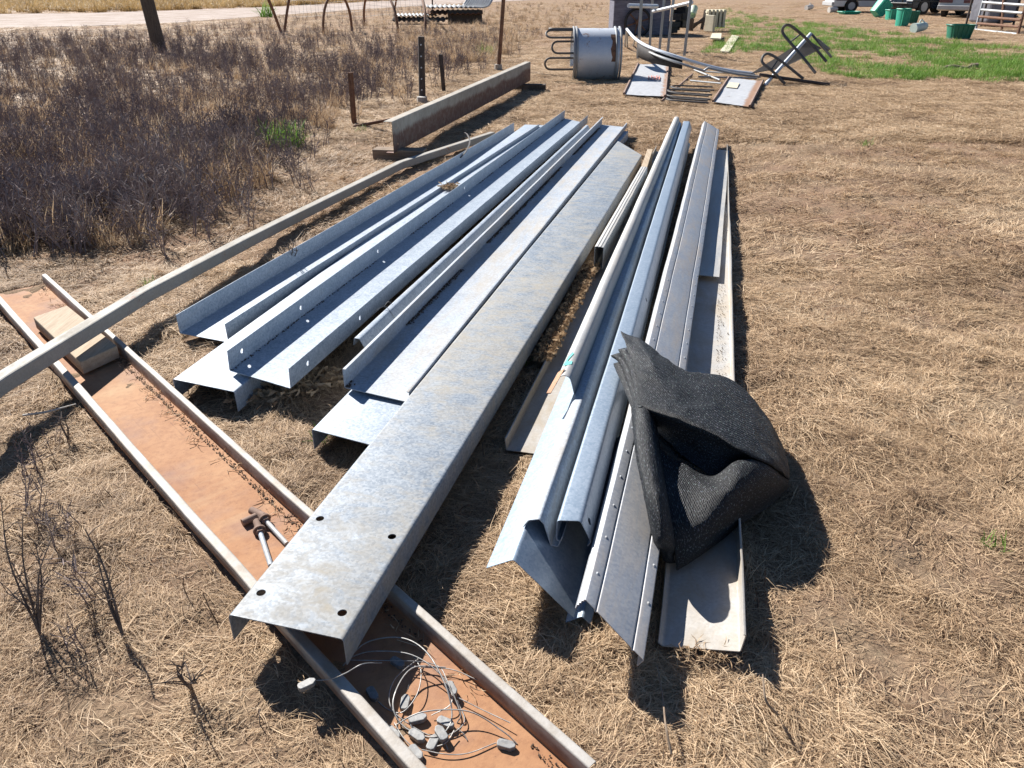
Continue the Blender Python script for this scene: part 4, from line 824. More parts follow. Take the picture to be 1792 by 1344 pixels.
def car(name, c, rz, prof_pts, cabin, W, mat, label, wheels=(.8, 3.5), wr=.32, rear='tail', bull=False):
    """c: ground point at the rear-left corner axis; local x forward, y left"""
    t = thing(name, c, label, 'car', 'vehicles parked along the far side'); ro = Matrix.Translation(c) @ Matrix.Rotation(rz, 4, 'Z')
    f = lambda y, x, z: ro @ Vector((x, y, z))
    low = []                                   # sill line with wheel arches
    for x in wheels:
        for i in range(9):
            a_ = math.pi - math.pi*i/8; low.append((x + math.cos(a_)*(wr + .06), .28 + max(0, math.sin(a_))*(wr + .10)))
    x0 = prof_pts[0][0]; x1 = prof_pts[-1][0]
    poly = [(x0, .30)] + low + [(x1, .30)] + prof_pts[::-1]
    mb = MB(); mb.prism(poly, -W/2, W/2, f); mb.build('body', mat, t, bevel=.05, smooth=40)
    mb = MB(); n = len(cabin); ins = .16
    zs = [p[1] for p in cabin]; zmin = min(zs); zmax = max(zs)
    def yy(z): return W/2 - .03 - ins*(z - zmin)/(zmax - zmin)
    vs = [f(-yy(z), x, z) for x, z in cabin] + [f(yy(z), x, z) for x, z in cabin]
    mb.add(vs, [tuple(range(n - 1, -1, -1)), tuple(range(n, 2*n))] + [(i, (i + 1) % n, n + (i + 1) % n, n + i) for i in range(n)]); mb.build('cabin', mat, t, bevel=.03, smooth=40)
    cxm = sum(p[0] for p in cabin)/n; czm = (zmin + zmax)/2
    for s_ in (-1, 1):
        sh = [(cxm + (x - cxm)*.88, czm + (z - czm)*.72 + .02) for x, z in cabin]; xs_ = [p[0] for p in sh]; cuts = [min(xs_), cxm - .02, cxm + .02, max(xs_)]
        mb = MB(); mb.add([f(s_*(yy(z) + .012), x, z) for x, z in sh], [tuple(range(n))]); mb.build('side_window', 'glass', t)
        mb = MB(); mb.add([f(s_*(yy(z) + .018), x, z) for x, z in ((cxm - .05, zmin + .08), (cxm + .05, zmin + .08), (cxm + .05, zmax - .1), (cxm - .05, zmax - .1))], [(0, 1, 2, 3)]); mb.build('pillar', mat, t)
        mb = MB(); mb.prism([(x0 + .1, .60), (x1 - .1, .60), (x1 - .1, .66), (x0 + .1, .66)], s_*(W/2), s_*(W/2 + .015), f); mb.build('side_trim', 'black_trim', t)
    for i, j in ((0, 1), (2, 3)):
        a_, b_ = cabin[i], cabin[j]; k0, k1 = .12, .90; q0 = (a_[0] + (b_[0] - a_[0])*k0, a_[1] + (b_[1] - a_[1])*k0); q1 = (a_[0] + (b_[0] - a_[0])*k1, a_[1] + (b_[1] - a_[1])*k1)
        ox = -.012 if i == 0 else .012
        mb = MB(); mb.add([f(-(yy(q0[1]) - .08), q0[0] + ox, q0[1] + .01), f(yy(q0[1]) - .08, q0[0] + ox, q0[1] + .01), f(yy(q1[1]) - .08, q1[0] + ox, q1[1] + .01), f(-(yy(q1[1]) - .08), q1[0] + ox, q1[1] + .01)], [(0, 1, 2, 3)]); mb.build('windscreen', 'glass', t)
    for x in wheels:
        for s_ in (-1, 1):
            mb = MB(); mb.tube([f(s_*(W/2 - .20), x, wr), f(s_*(W/2 - .01), x, wr)], wr, 20); w_ = mb.build('wheel', 'tyre', t, smooth=40)
            mb = MB(); mb.tube([f(s_*(W/2 - .05), x, wr), f(s_*(W/2 + .003), x, wr)], wr*.58, 14); r_ = mb.build('rim', 'bumper', w_, smooth=40); r_.matrix_parent_inverse = Matrix.Translation(-Vector(t.location)) if False else w_.matrix_world.inverted(); r_.parent = w_; r_.matrix_parent_inverse = Matrix.Identity(4)
    for xe, sg_ in ((x0, -1), (x1, 1)):
        mb = MB(); mb.prism([(xe - .02, .32), (xe + sg_*.12, .34), (xe + sg_*.12, .52), (xe - .02, .54)], -W/2 + .01, W/2 - .01, f); mb.build('bumper', 'bumper' if not bull else 'black_trim', t, bevel=.02)
        lm = 'lamp_red' if sg_ < 0 else 'lamp_clear'
        for s_ in (-1, 1):
            mb = MB(); mb.prism([(xe - .03, .64), (xe + sg_*.025, .64), (xe + sg_*.015, .77), (xe - .03, .77)], s_*(W/2 - .02), s_*(W/2 - (.62 if sg_ < 0 else .40)), f); mb.build('tail_lamp' if sg_ < 0 else 'headlamp', lm, t, bevel=.01)
    if bull:
        mb = MB()
        for z in (.55, .85): mb.tube([f(-W/2 + .1, x1 + .25, z), f(W/2 - .1, x1 + .25, z)], .04, 7)
        for s_ in (-.45, .45): mb.tube([f(s_, x1 + .22, .4), f(s_, x1 + .25, 1.05)], .04, 7)
        mb.build('bull_bar', 'black_trim', t)
        for s_ in (-.35, .35): mb = MB(); mb.tube([f(s_, x1 + .26, .98), f(s_, x1 + .36, .98)], .12, 14); mb.build('spotlight', 'lamp_clear', t)
    return t
c = at(1458, 22); car('parked_wagon', (c.x, c.y + .85, 0), R(-3), [(0, .95), (.02, 1.0), (3.6, 1.02), (4.6, .92), (4.75, .70)], [(.05, .98), (.25, 1.62), (2.9, 1.62), (3.75, 1.0)], 1.75, 'car_white', 'white station wagon parked side on at the far right', (.98, 3.75), .33)
c = at(1580, 27); car('parked_four_wheel_drive', (c.x + 4.2, c.y + 2.6, 0), R(180 + 22), [(0, 1.0), (.02, 1.08), (3.3, 1.1), (4.35, 1.05), (4.45, .75)], [(.06, 1.05), (.2, 1.85), (2.3, 1.85), (2.95, 1.08)], 1.8, 'car_navy', 'dark navy four wheel drive with bull bar between wagon and sedan', (.9, 3.6), .38, bull=True)
c = at(1652, 32); car('parked_sedan', (c.x + .75, c.y + .5, 0), R(48), [(0, .88), (.03, .95), (1.1, .98), (3.4, .95), (4.3, .82), (4.4, .65)], [(.75, .95), (1.35, 1.38), (2.5, 1.38), (3.3, .95)], 1.72, 'car_silver', 'silver sedan with red tail lamps, rear toward the camera', (.95, 3.5), .31)

# ---------------------------------------------------------------- litter, sticks, single plants
def stick(pts, r, name, label, cat, mat='timber_grey', extra=()):
    mb = MB(); mb.tube(catmull(pts, 5), r, 6, r2=r*.5)
    for e_ in extra: mb.tube(catmull(e_, 4), r*.6, 5, r2=r*.3)
    return tag(mb.build(name, mat, smooth=60), label, cat)
stick([at(40, 727, .03), at(75, 722, .035), at(100, 716, .04), at(133, 707, .06)], .005, 'dead_stick', 'thin pale stick on the grass left of the trough', 'stick', 'bone')
stick([at(1175, 1320, .02), at(1165, 1270, .05), at(1160, 1220, .03), at(1150, 1165, .04)], .0032, 'dead_stick', 'forked dry stalk lying in front of the ribbed girder', 'stick', 'timber_grey', [[at(1165, 1240, .03), at(1190, 1260, .02), at(1210, 1275, .02)]])
stick([at(1360, 1250, .02), at(1340, 1225, .08), at(1335, 1180, .10)], .004, 'dead_stick', 'thin dry twig standing near the front of the right tray', 'stick', 'timber_grey')
def dead_weed(base, tips, label, r=.0032):
    t = thing('dead_weed', at(*base), label, 'dead weed'); b = at(*base); mb = MB()
    for k, (u, v, z) in enumerate(tips):
        e_ = at(u, v, z); m_ = b.lerp(e_, .5) + Vector((random.uniform(-.02, .02), random.uniform(-.02, .02), .03)); pts = catmull([b, m_, e_], 6); mb.tube(pts, r, 5, r2=r*.35)
        for j in range(3, 12, 1):
            p = pts[j]; dd = Vector((random.uniform(-1, 1), random.uniform(-1, 1), random.uniform(.1, 1))).normalized()*random.uniform(.025, .09); mb.tube([p, p + dd*.5 + Y*.004, p + dd], r*.45, 4, r2=r*.2)
    mb.build('stems', 'stubble' if False else 'weed_solid', t, smooth=60)
M['weed_solid'] = simple('weed_solid', (.075, .055, .046), (.20, .155, .125), .9, 20)
dead_weed((70, 1110), [(2, 880, .34), (40, 900, .32), (62, 950, .22), (20, 1000, .20), (95, 930, .28), (8, 1035, .12), (90, 1010, .14)], 'branched dead weed at the left edge in the foreground')
dead_weed((215, 1112), [(148, 925, .30), (172, 985, .18), (190, 1030, .12)], 'single tall dead stalk beside the branched weed in the foreground', .004)
dead_weed((335, 1205), [(322, 1165, .10), (345, 1195, .06)], 'short dead stalk in the foreground grass below the trough', .005)
dead_weed((120, 770), [(115, 730, .08), (105, 745, .06)], 'short dead stalk left of the trough wall', .004)
dead_weed((287, 430), [(285, 395, .18), (300, 410, .1)], 'short dark dead stalk among straw above the cranked post', .006)
dead_weed((508, 465), [(505, 430, .20), (520, 440, .16), (498, 440, .15), (514, 425, .22)], 'dead weed growing between cranked post and leftmost channel', .004)

# ---------------------------------------------------------------- scattered ground cover
def blades(n, spread, lmin, lmax, wid, flat, seed, segs=3, droop=1., curl=.5):
    r_ = np.random.default_rng(seed); V = []; F = []; T = []
    for i in range(n):
        a = r_.uniform(0, 2*math.pi); rr = spread*math.sqrt(r_.uniform()); x, y = rr*math.cos(a), rr*math.sin(a)
        L = r_.uniform(lmin, lmax); az = r_.uniform(0, 2*math.pi); el = R(r_.uniform(*flat)); w = wid*r_.uniform(.6, 1.3); z = r_.uniform(-.006, .006); tint = r_.uniform()
        o = len(V); ca = r_.normal(0, curl)
        for k in range(segs + 1):
            t = k/segs; ww = w*(1 - .75*t*t)
            sx, sy = -math.sin(az), math.cos(az); V += [(x + sx*ww/2, y + sy*ww/2, z), (x - sx*ww/2, y - sy*ww/2, z + ww*.35)]; T += [tint, tint]
            st = L/segs; x += math.cos(az)*math.cos(el)*st; y += math.sin(az)*math.cos(el)*st; z = max(z + math.sin(el)*st, .0015 + .004*r_.uniform())
            az += ca/segs; el -= droop*r_.uniform(.2, .8)*R(50)/segs*2
        F += [(o + 2*k, o + 2*k + 1, o + 2*k + 3, o + 2*k + 2) for k in range(segs)]
    return V, F, T
def weedmesh(seed, h, nst, twig):
    r_ = np.random.default_rng(seed); mb = MB(); T = []
    for s_ in range(nst):
        a = r_.uniform(0, 6.28); lean = r_.uniform(.02, .28); b = Vector((r_.uniform(-.05, .05), r_.uniform(-.05, .05), -.02)); e_ = b + Vector((math.cos(a)*lean*h, math.sin(a)*lean*h, h*r_.uniform(.6, 1.05))); m_ = b.lerp(e_, .5) + Vector((r_.normal(0, .04)*h, r_.normal(0, .04)*h, 0)); pts = catmull([b, m_, e_], 4)
        mb.tube(pts, .0042 if h > .2 else .0018, 3, r2=.0018 if h > .2 else .0009, caps=False); tn = r_.uniform(.1, .6); T += [tn]*(len(mb.v) - len(T))
        for k in range(twig):
            f = r_.uniform(.25, 1.); i = min(int(f*8), 7); p = pts[i].lerp(pts[i + 1], f*8 - i); dd = Vector((r_.normal(), r_.normal(), r_.uniform(.2, 1.6))).normalized()*r_.uniform(.03, .10)
            q = p + dd; w = Vector((dd.y, -dd.x, r_.normal(0, .02))).normalized()*r_.uniform(.0014, .004)
            mb.add([p - w*.3, p + w*.3, p + dd*.6 + w, q, p + dd*.6 - w], [(0, 1, 2, 4), (4, 2, 3)]); T += [min(1, tn + r_.uniform(-.1, .5))]*5
            w2 = w.cross(dd).normalized()*w.length; mb.add([p + dd*.35 - w2, p + dd*.35 + w2, q + w2*.4, q - w2*.4], [(0, 1, 2, 3)]); T += [min(1, tn + r_.uniform(-.1, .4))]*4
    return mb.v, mb.f, T
def variant(name, data, mat):
    V, F, T = data; me = bpy.data.meshes.new(name); me.from_pydata(V, [], F); a = me.attributes.new('tint', 'FLOAT', 'POINT'); a.data.foreach_set('value', np.array(T, dtype=np.float32)); me.materials.append(M[mat])
    return bpy.data.objects.new(name, me)
def scatter(name, pts, rots, scl, variants, label, cat, idx=None):
    n = len(pts); me = bpy.data.meshes.new(name); me.vertices.add(n); me.vertices.foreach_set('co', np.asarray(pts, dtype=np.float32).ravel())
    a = me.attributes.new('rot', 'FLOAT_VECTOR', 'POINT'); a.data.foreach_set('vector', np.asarray(rots, dtype=np.float32).ravel())
    a = me.attributes.new('scl', 'FLOAT_VECTOR', 'POINT'); a.data.foreach_set('vector', np.asarray(scl, dtype=np.float32).ravel())
    a = me.attributes.new('idx', 'INT', 'POINT'); a.data.foreach_set('value', (rng.integers(0, len(variants), n) if idx is None else np.asarray(idx)).astype(np.int32))
    o = bpy.data.objects.new(name, me); col.objects.link(o)
    cl = bpy.data.collections.new(name + '_kinds')
    for v in variants: cl.objects.link(v)
    ng = bpy.data.node_groups.new(name, 'GeometryNodeTree'); ng.interface.new_socket('Geometry', in_out='INPUT', socket_type='NodeSocketGeometry'); ng.interface.new_socket('Geometry', in_out='OUTPUT', socket_type='NodeSocketGeometry')
    gi = ng.nodes.new('NodeGroupInput'); go = ng.nodes.new('NodeGroupOutput'); ip = ng.nodes.new('GeometryNodeInstanceOnPoints'); ci = ng.nodes.new('GeometryNodeCollectionInfo')
    ci.inputs[0].default_value = cl; ci.inputs['Separate Children'].default_value = True; ci.inputs['Reset Children'].default_value = True
    def na(nm, ty): q = ng.nodes.new('GeometryNodeInputNamedAttribute'); q.data_type = ty; q.inputs[0].default_value = nm; return q.outputs[0]
    k = ng.links.new; k(gi.outputs[0], ip.inputs['Points']); k(ci.outputs[0], ip.inputs['Instance']); ip.inputs['Pick Instance'].default_value = True
    k(na('idx', 'INT'), ip.inputs['Instance Index']); k(na('rot', 'FLOAT_VECTOR'), ip.inputs['Rotation']); k(na('scl', 'FLOAT_VECTOR'), ip.inputs['Scale']); k(ip.outputs[0], go.inputs[0])
    md = o.modifiers.new('scatter', 'NODES'); md.node_group = ng
    return tag(o, label, cat, kind='stuff')
def inpoly(P_, poly):
    x, y = P_[:, 0], P_[:, 1]; ins = np.zeros(len(P_), bool); n = len(poly)
    for i in range(n):
        x0, y0 = poly[i]; x1, y1 = poly[(i + 1) % n]; c_ = ((y0 > y) != (y1 > y)) & (x < (x1 - x0)*(y - y0)/(y1 - y0 + 1e-12) + x0); ins ^= c_
    return ins
def offfoot(P_, mg):
    ok = np.ones(len(P_), bool)
    for ax, ay, dx, dy, s0, s1, L in FOOT:
        rx, ry = P_[:, 0] - ax, P_[:, 1] - ay; al = rx*dx + ry*dy; sd = rx*dy - ry*dx; ok &= ~((al > -mg*.5) & (al < L + mg*.5) & (sd > s0 - mg) & (sd < s1 + mg))
    return ok
def vnoise(P_, f, seed): return np.array([noise.noise((x*f, y*f, seed)) for x, y in P_])
def view_pts(n, v0, v1, u0=-160, u1=1952, pw=1.):
    """random ground points spread so that the view is covered evenly between two photo rows"""
    v = v0 + (v1 - v0)*rng.uniform(size=n)**pw; u = rng.uniform(u0, u1, n)
    dx = (u - PW/2)/FPX; dy = (v - PH/2)/FPX; dz = -math.sin(PITCH) - dy*math.cos(PITCH); t = CAMH/-dz
    return np.stack([dx*t, (math.cos(PITCH) - dy*math.sin(PITCH))*t], 1)
def rect_pts(x0, x1, y0, y1, dens):
    n = int((x1 - x0)*(y1 - y0)*dens); return np.stack([rng.uniform(x0, x1, n), rng.uniform(y0, y1, n)], 1)
def zof(P_): return np.array([hgt(x, y) if y < 40 and abs(x) < 30 else 0. for x, y in P_])
def pxpoly(px): return [(p.x, p.y) for p in (at(u, v) for u, v in px)]
WEED = pxpoly([(-700, 520), (-250, 455), (0, 432), (90, 425), (200, 405), (330, 372), (395, 330), (430, 300), (455, 255), (540, 225), (600, 200), (700, 158), (790, 128), (860, 100), (920, 72), (990, 42), (1035, 22), (1075, 3), (900, 1), (760, 10), (640, 22), (500, 34), (320, 52), (200, 60), (60, 62), (-300, 80), (-900, 100)])
GREEN = pxpoly([(1232, 24), (1275, 16), (1330, 28), (1420, 40), (1500, 52), (1600, 62), (1700, 78), (1850, 90), (2000, 100), (2000, 165), (1800, 158), (1640, 142), (1500, 138), (1440, 128), (1380, 92), (1330, 88), (1280, 96), (1225, 92), (1262, 70), (1240, 40)])

stub = [variant('stalk.%d' % i, weedmesh(300 + i, .08, 1, 0), 'stubble') for i in range(3)]

class Field:      # a noise field sampled on a grid, read back by bilinear lookup
    def __init__(s, fn, x0, x1, y0, y1, st):
        s.x0, s.y0, s.st = x0, y0, st; s.nx = int((x1 - x0)/st) + 2; s.ny = int((y1 - y0)/st) + 2
        s.g = np.array([[fn(x0 + i*st, y0 + j*st) for i in range(s.nx)] for j in range(s.ny)])
    def __call__(s, x, y):
        fx = np.clip((x - s.x0)/s.st, 0, s.nx - 1.001); fy = np.clip((y - s.y0)/s.st, 0, s.ny - 1.001); i = fx.astype(int); j = fy.astype(int); a = fx - i; b = fy - j
        return (s.g[j, i]*(1 - a) + s.g[j, i + 1]*a)*(1 - b) + (s.g[j + 1, i]*(1 - a) + s.g[j + 1, i + 1]*a)*b
FH = Field(hgt, -9.5, 9.5, .4, 11.2, .035)
FD = Field(lambda x, y: .55*noise.noise((x*.9, y*.9, 3.)) + .75*noise.noise((x*2.6, y*2.6, 8.)) + .55*noise.noise((x*7., y*7., 5.)), -9.5, 9.5, .4, 11.2, .05)
FA = Field(lambda x, y: 5.*noise.noise((x*.55, y*.55, 21.)) + 2.6*noise.noise((x*2.1, y*2.1, 27.)), -9.5, 9.5, .4, 11.2, .06)
FT = Field(lambda x, y: noise.noise((x*1.3, y*1.3, 41.)) + .6*noise.noise((x*4.5, y*4.5, 43.)), -9.5, 9.5, .4, 11.2, .06)
def wedge(n, y0, y1, k, m):
    y = np.sqrt(rng.uniform(y0*y0, y1*y1, n)); return np.stack([rng.uniform(-1, 1, n)*(k*y + m), y], 1)
def lay(P_, L, w, el, az, lift, segs, tint):
    """ribbons that start at P_, rise at el and droop back onto the mat"""
    n = len(P_); x = P_[:, 0].copy(); y = P_[:, 1].copy(); z0 = FH(x, y) + lift; z = np.zeros(n); el = el.copy(); az = az.copy(); V = np.zeros((n, segs + 1, 2, 3), np.float32); curl = rng.normal(0, .45, n); dr = rng.uniform(.5, 1.5, n)
    roll = rng.uniform(-.6, .6, n)
    for k in range(segs + 1):
        ww = w*(1 - .7*(k/segs)**2)/2; sx = -np.sin(az)*ww; sy = np.cos(az)*ww; zz = z0 + z
        V[:, k, 0] = np.stack([x + sx, y + sy, zz + roll*ww], 1); V[:, k, 1] = np.stack([x - sx, y - sy, zz - roll*ww], 1)
        st = L/segs; x = x + np.cos(az)*np.cos(el)*st; y = y + np.sin(az)*np.cos(el)*st; z = np.maximum(z + np.sin(el)*st, .001); az = az + curl/segs; el = el - dr*el*1.6/segs - .12
    return V, np.repeat(tint[:, None], (segs + 1)*2, 1)
def clear(P_, L, az): return offfoot(P_, .004) & offfoot(P_ + np.stack([np.cos(az), np.sin(az)], 1)*(L*.85)[:, None], .004) & offfoot(P_ + np.stack([np.cos(az), np.sin(az)], 1)*(L*.45)[:, None], .004)
def grass_mesh(name, sets, label):
    VV, FF, TT = [], [], []; off = 0
    for (P_, L, w, el, az, lift, segs, tint) in sets:
        ok = clear(P_, L, az); V, T = lay(P_[ok], L[ok], w[ok], el[ok], az[ok], lift[ok], segs, tint[ok]); n = len(V); m = (segs + 1)*2
        b = np.arange(n)[:, None]*m + off; q = np.concatenate([b + 2*k + np.array([[0, 1, 3, 2]]) for k in range(segs)], 0)
        VV.append(V.reshape(-1, 3)); TT.append(T.ravel()); FF.append(q); off += n*m
    V = np.concatenate(VV); F = np.concatenate(FF).astype(np.int32); T = np.concatenate(TT).astype(np.float32)
    me = bpy.data.meshes.new(name); me.vertices.add(len(V)); me.vertices.foreach_set('co', V.ravel()); me.loops.add(F.size); me.loops.foreach_set('vertex_index', F.ravel()); me.polygons.add(len(F)); me.polygons.foreach_set('loop_start', np.arange(0, F.size, 4, dtype=np.int32)); me.update(calc_edges=True)
    a = me.attributes.new('tint', 'FLOAT', 'POINT'); a.data.foreach_set('value', T); me.materials.append(M['straw']); o = bpy.data.objects.new(name, me); col.objects.link(o); return tag(o, label, 'grass', kind='stuff')
def straw(n, y0, y1, wid, lmin, lmax, el, segs, k=.75, m=.9):
    P_ = wedge(int(n*1.6), y0, y1, k, m); d = FD(P_[:, 0], P_[:, 1]); P_ = P_[rng.uniform(size=len(P_)) < np.clip(.72 + 1.1*d, .05, 1.)][:n]; n = len(P_); d = FD(P_[:, 0], P_[:, 1])
    az = FA(P_[:, 0], P_[:, 1]) + rng.normal(0, .75, n); lone = rng.uniform(size=n) < .35; az = np.where(lone, rng.uniform(0, 6.28, n), az)
    L = rng.uniform(lmin, lmax, n)*(.75 + .35*np.clip(d + .5, 0, 1.4)); tint = np.clip(.58 + .32*FT(P_[:, 0], P_[:, 1]) + rng.normal(0, .32, n), 0, 1)
    return (P_, L, wid*rng.uniform(.6, 1.35, n), R(1)*rng.uniform(el[0], el[1], n), az, rng.uniform(-.004, .004, n) + .009*np.clip(d + .3, 0, 1.2)*rng.uniform(size=n), segs, tint)
def tufts(nt, per, y0, y1, wid, lmin, lmax, k=.75, m=.9):
    C = wedge(nt, y0, y1, k, m); C = C[FD(C[:, 0], C[:, 1]) > -.05]; nt = len(C); P_ = np.repeat(C, per, 0) + rng.normal(0, .014, (nt*per, 2)); n = len(P_); lean = np.repeat(rng.uniform(0, 6.28, nt), per)
    sz = np.repeat(rng.uniform(.5, 1.2, nt), per); tn = np.repeat(rng.uniform(.1, .8, nt), per)
    return (P_, rng.uniform(lmin, lmax, n)*sz, wid*rng.uniform(.6, 1.3, n), R(1)*rng.uniform(15, 65, n), lean + rng.normal(0, 1.0, n), rng.uniform(-.002, .006, n), 3, np.clip(tn + rng.normal(0, .2, n), 0, 1))
grass_mesh('dry_grass', [straw(215000, .8, 2.7, .0017, .018, .070, (1, 32), 2, .70, .45), straw(170000, 2.7, 4.8, .0026, .02, .080, (1, 30), 2, .72, .3), straw(60000, .8, 4.6, .0022, .06, .16, (2, 16), 2, .70, .3), tufts(3000, 24, .8, 4.6, .0020, .03, .09, .70, .3),
                         straw(220000, 4.6, 10.2, .0045, .03, .11, (2, 26), 1, .75, 1.1), tufts(3200, 12, 4.6, 10.2, .0042, .04, .11, .75, 1.1)], 'matted dry straw grass covering the near ground')
# coarser mat farther out
far = [variant('far_mat.%d' % i, blades(90, .22, .05, .15, .0055, (2, 22), 140 + i, 2, .8, .9), 'straw') for i in range(4)]
P_ = np.concatenate([view_pts(27000, 95, 262), view_pts(12000, 0, 110), rect_pts(-9, 9, 9, 12, 30)]); nz = vnoise(P_, .5, 5.) + .5*vnoise(P_, 1.7, 6.)
keep = (rng.uniform(size=len(P_)) < np.clip(.85 + .8*nz, .2, 1)) & offfoot(P_, .1) & (P_[:, 1] > 9) & (P_[:, 1] < 70); rp_ = [(p.x, p.y) for p in ra] + [(p.x, p.y) for p in rb[::-1]]
keep &= ~inpoly(P_, rp_); P_ = P_[keep]; n = len(P_); s_ = .8 + .5*rng.uniform(size=n) + np.clip((P_[:, 1] - 14)*.03, 0, 1.2)
scatter('mown_grass', np.column_stack([P_, zof(P_)]), np.stack([rng.normal(0, .06, n), rng.normal(0, .06, n), rng.uniform(0, 6.28, n)], 1), np.column_stack([s_, s_, s_*.6]), far, 'short dry mown grass over the middle distance', 'grass')
# short dark stalks
P_ = np.concatenate([rect_pts(-2.6, 2.9, 1.0, 4.2, 16), rect_pts(-5, 6, 4.2, 12, 5)]); P_ = P_[offfoot(P_, .02)]; n = len(P_); s_ = .5 + .9*rng.uniform(size=n)**1.5
scatter('dead_stubble', np.column_stack([P_, zof(P_)]), np.stack([rng.normal(0, .3, n), rng.normal(0, .3, n), rng.uniform(0, 6.28, n)], 1), np.column_stack([s_]*3), stub, 'short dark dead stalks standing in the dry grass', 'stubble')
# dark dead weeds
wv = [variant('weed.%d' % i, weedmesh(400 + i, .30, 3, 11), 'weed') for i in range(6)]
P_ = np.concatenate([view_pts(10000, 60, 450, -260, 900), view_pts(5000, 2, 130, -300, 1100)]); nz = vnoise(P_, .6, 11.) + .5*vnoise(P_, 2., 12.)
thin = np.clip((P_[:, 0]*.06 + 1.0), 0, 1)*np.clip((P_[:, 1] - 13)/8, 0, 1)
keep = inpoly(P_ + rng.normal(0, .38, P_.shape), WEED) & (rng.uniform(size=len(P_)) < np.clip(.75 + 1.1*nz, .06, 1) - .35*thin); P_ = P_[keep]; fl = np.stack([rng.uniform(-2.3, -1.0, 34), rng.uniform(1.25, 2.6, 34)], 1); P_ = np.concatenate([P_, fl[fl[:, 0] < -.75*fl[:, 1] + .25]]); P_ = P_[offfoot(P_, .03)]; n = len(P_); s_ = (.65 + .55*rng.uniform(size=n))*np.where(P_[:, 1] < 3, .5, 1.)*np.clip(1.35 - P_[:, 1]*.012, .85, 1.1)
scatter('dead_weeds', np.column_stack([P_, zof(P_)]), np.stack([rng.normal(0, .12, n), rng.normal(.05, .12, n), rng.uniform(0, 6.28, n)], 1), np.column_stack([s_*1.05, s_*1.05, s_]), wv, 'thick stand of dark purplish dead weeds behind the fence posts', 'weeds')
# straw standing among the weeds
up = [variant('upright_straw.%d' % i, blades(60, .10, .10, .30, .0055, (45, 88), 160 + i, 3, .8, .5), 'straw') for i in range(3)]
P_ = np.concatenate([view_pts(2900, 40, 460, -260, 960), view_pts(1500, 5, 110, 700, 1100)]); nz = vnoise(P_, .8, 15.)
keep = inpoly(P_ + rng.normal(0, .3, P_.shape), WEED) & (rng.uniform(size=len(P_)) < np.clip(.6 + 1.2*nz, .1, 1)); P_ = P_[keep]; n = len(P_); s_ = .6 + .6*rng.uniform(size=n)
scatter('standing_straw', np.column_stack([P_, zof(P_)]), np.stack([rng.normal(0, .1, n), rng.normal(0, .1, n), rng.uniform(0, 6.28, n)], 1), np.column_stack([s_]*3), up, 'pale dry grass standing between the dead weeds', 'grass')
# green grass patch
gr = [variant('green_tuft.%d' % i, blades(46, .16, .06, .20, .008, (30, 80), 180 + i, 3, 1., .4), 'green') for i in range(3)]
P_ = view_pts(7500, 14, 170, 1200, 2000); nz = vnoise(P_, .55, 31.) + .6*vnoise(P_, 1.6, 33.)
near = np.clip((P_[:, 1] - 13)/5, 0, 1); keep = inpoly(P_, GREEN) & (rng.uniform(size=len(P_)) < np.clip(.14 + .5*near + 1.6*nz, 0, 1)); P_ = P_[keep]; n = len(P_); s_ = .6 + .6*rng.uniform(size=n)
scatter('green_grass', np.column_stack([P_, zof(P_)]), np.stack([rng.normal(0, .1, n), rng.normal(0, .1, n), rng.uniform(0, 6.28, n)], 1), np.column_stack([s_]*3), gr, 'patch of short green grass around the tipped feeder', 'grass')
# gold grass past the road
gd = [variant('gold_tuft.%d' % i, blades(70, .35, .25, .65, .022, (35, 85), 200 + i, 3, 1.1, .5), 'gold') for i in range(3)]
P_ = np.stack([rng.uniform(-75, 12, 9000), rng.uniform(36, 110, 9000)], 1); rby = np.interp(P_[:, 0], [p.x for p in rb], [p.y for p in rb])
keep = P_[:, 1] > rby + .5; P_ = P_[keep]; n = len(P_); s_ = .7 + .6*rng.uniform(size=n)
scatter('gold_grass', np.column_stack([P_, np.zeros(n)]), np.stack([np.zeros(n), np.zeros(n), rng.uniform(0, 6.28, n)], 1), np.column_stack([s_]*3), gd, 'tall golden dry grass beyond the dirt road', 'grass')
# single green tufts
def tuft(u, v, n, h, spread, label, w=.006, flat=(35, 88)):
    V, F, T = blades(n, spread, h*.5, h, w, flat, 500 + u, 4, .7, .3); me = bpy.data.meshes.new('grass_tuft'); me.from_pydata(V, [], F); a = me.attributes.new('tint', 'FLOAT', 'POINT'); a.data.foreach_set('value', np.array(T, dtype=np.float32)); me.materials.append(M['green'])
    o = bpy.data.objects.new('grass_tuft', me); col.objects.link(o); p = at(u, v); o.location = (p.x, p.y, hgt(p.x, p.y)); tag(o, label, 'grass tuft', 'green tufts in the dry grass')
tuft(497, 256, 220, .34, .22, 'big bright green tuft at the edge of the weeds', .008)
tuft(400, 280, 30, .24, .07, 'small green tuft in the weeds left of the big one')
tuft(306, 258, 30, .26, .08, 'small green tuft deep in the weeds', .007)
tuft(257, 500, 30, .07, .05, 'tiny green tuft right of the cranked post', .004)
tuft(630, 232, 20, .14, .08, 'tiny green tuft by the shortest picket')
tuft(850, 98, 60, .40, .16, 'green weed clump behind the tall brown pipe post', .012)
tuft(466, 30, 80, .9, .3, 'green bush by the leaning poles', .03)
tuft(562, 768, 24, .09, .03, 'green sprig growing out of the lowest channel end', .004)
tuft(905, 640, 26, .12, .05, 'green sprig along the right side of the big beam', .004)
tuft(1005, 705, 20, .10, .04, 'green sprig by the straw-covered tray lip', .004)
tuft(1515, 255, 18, .12, .06, 'small dark green sprig alone in the open dry grass', .008)
tuft(1740, 955, 24, .06, .04, 'tiny green sprig in the grass at the right edge', .004)
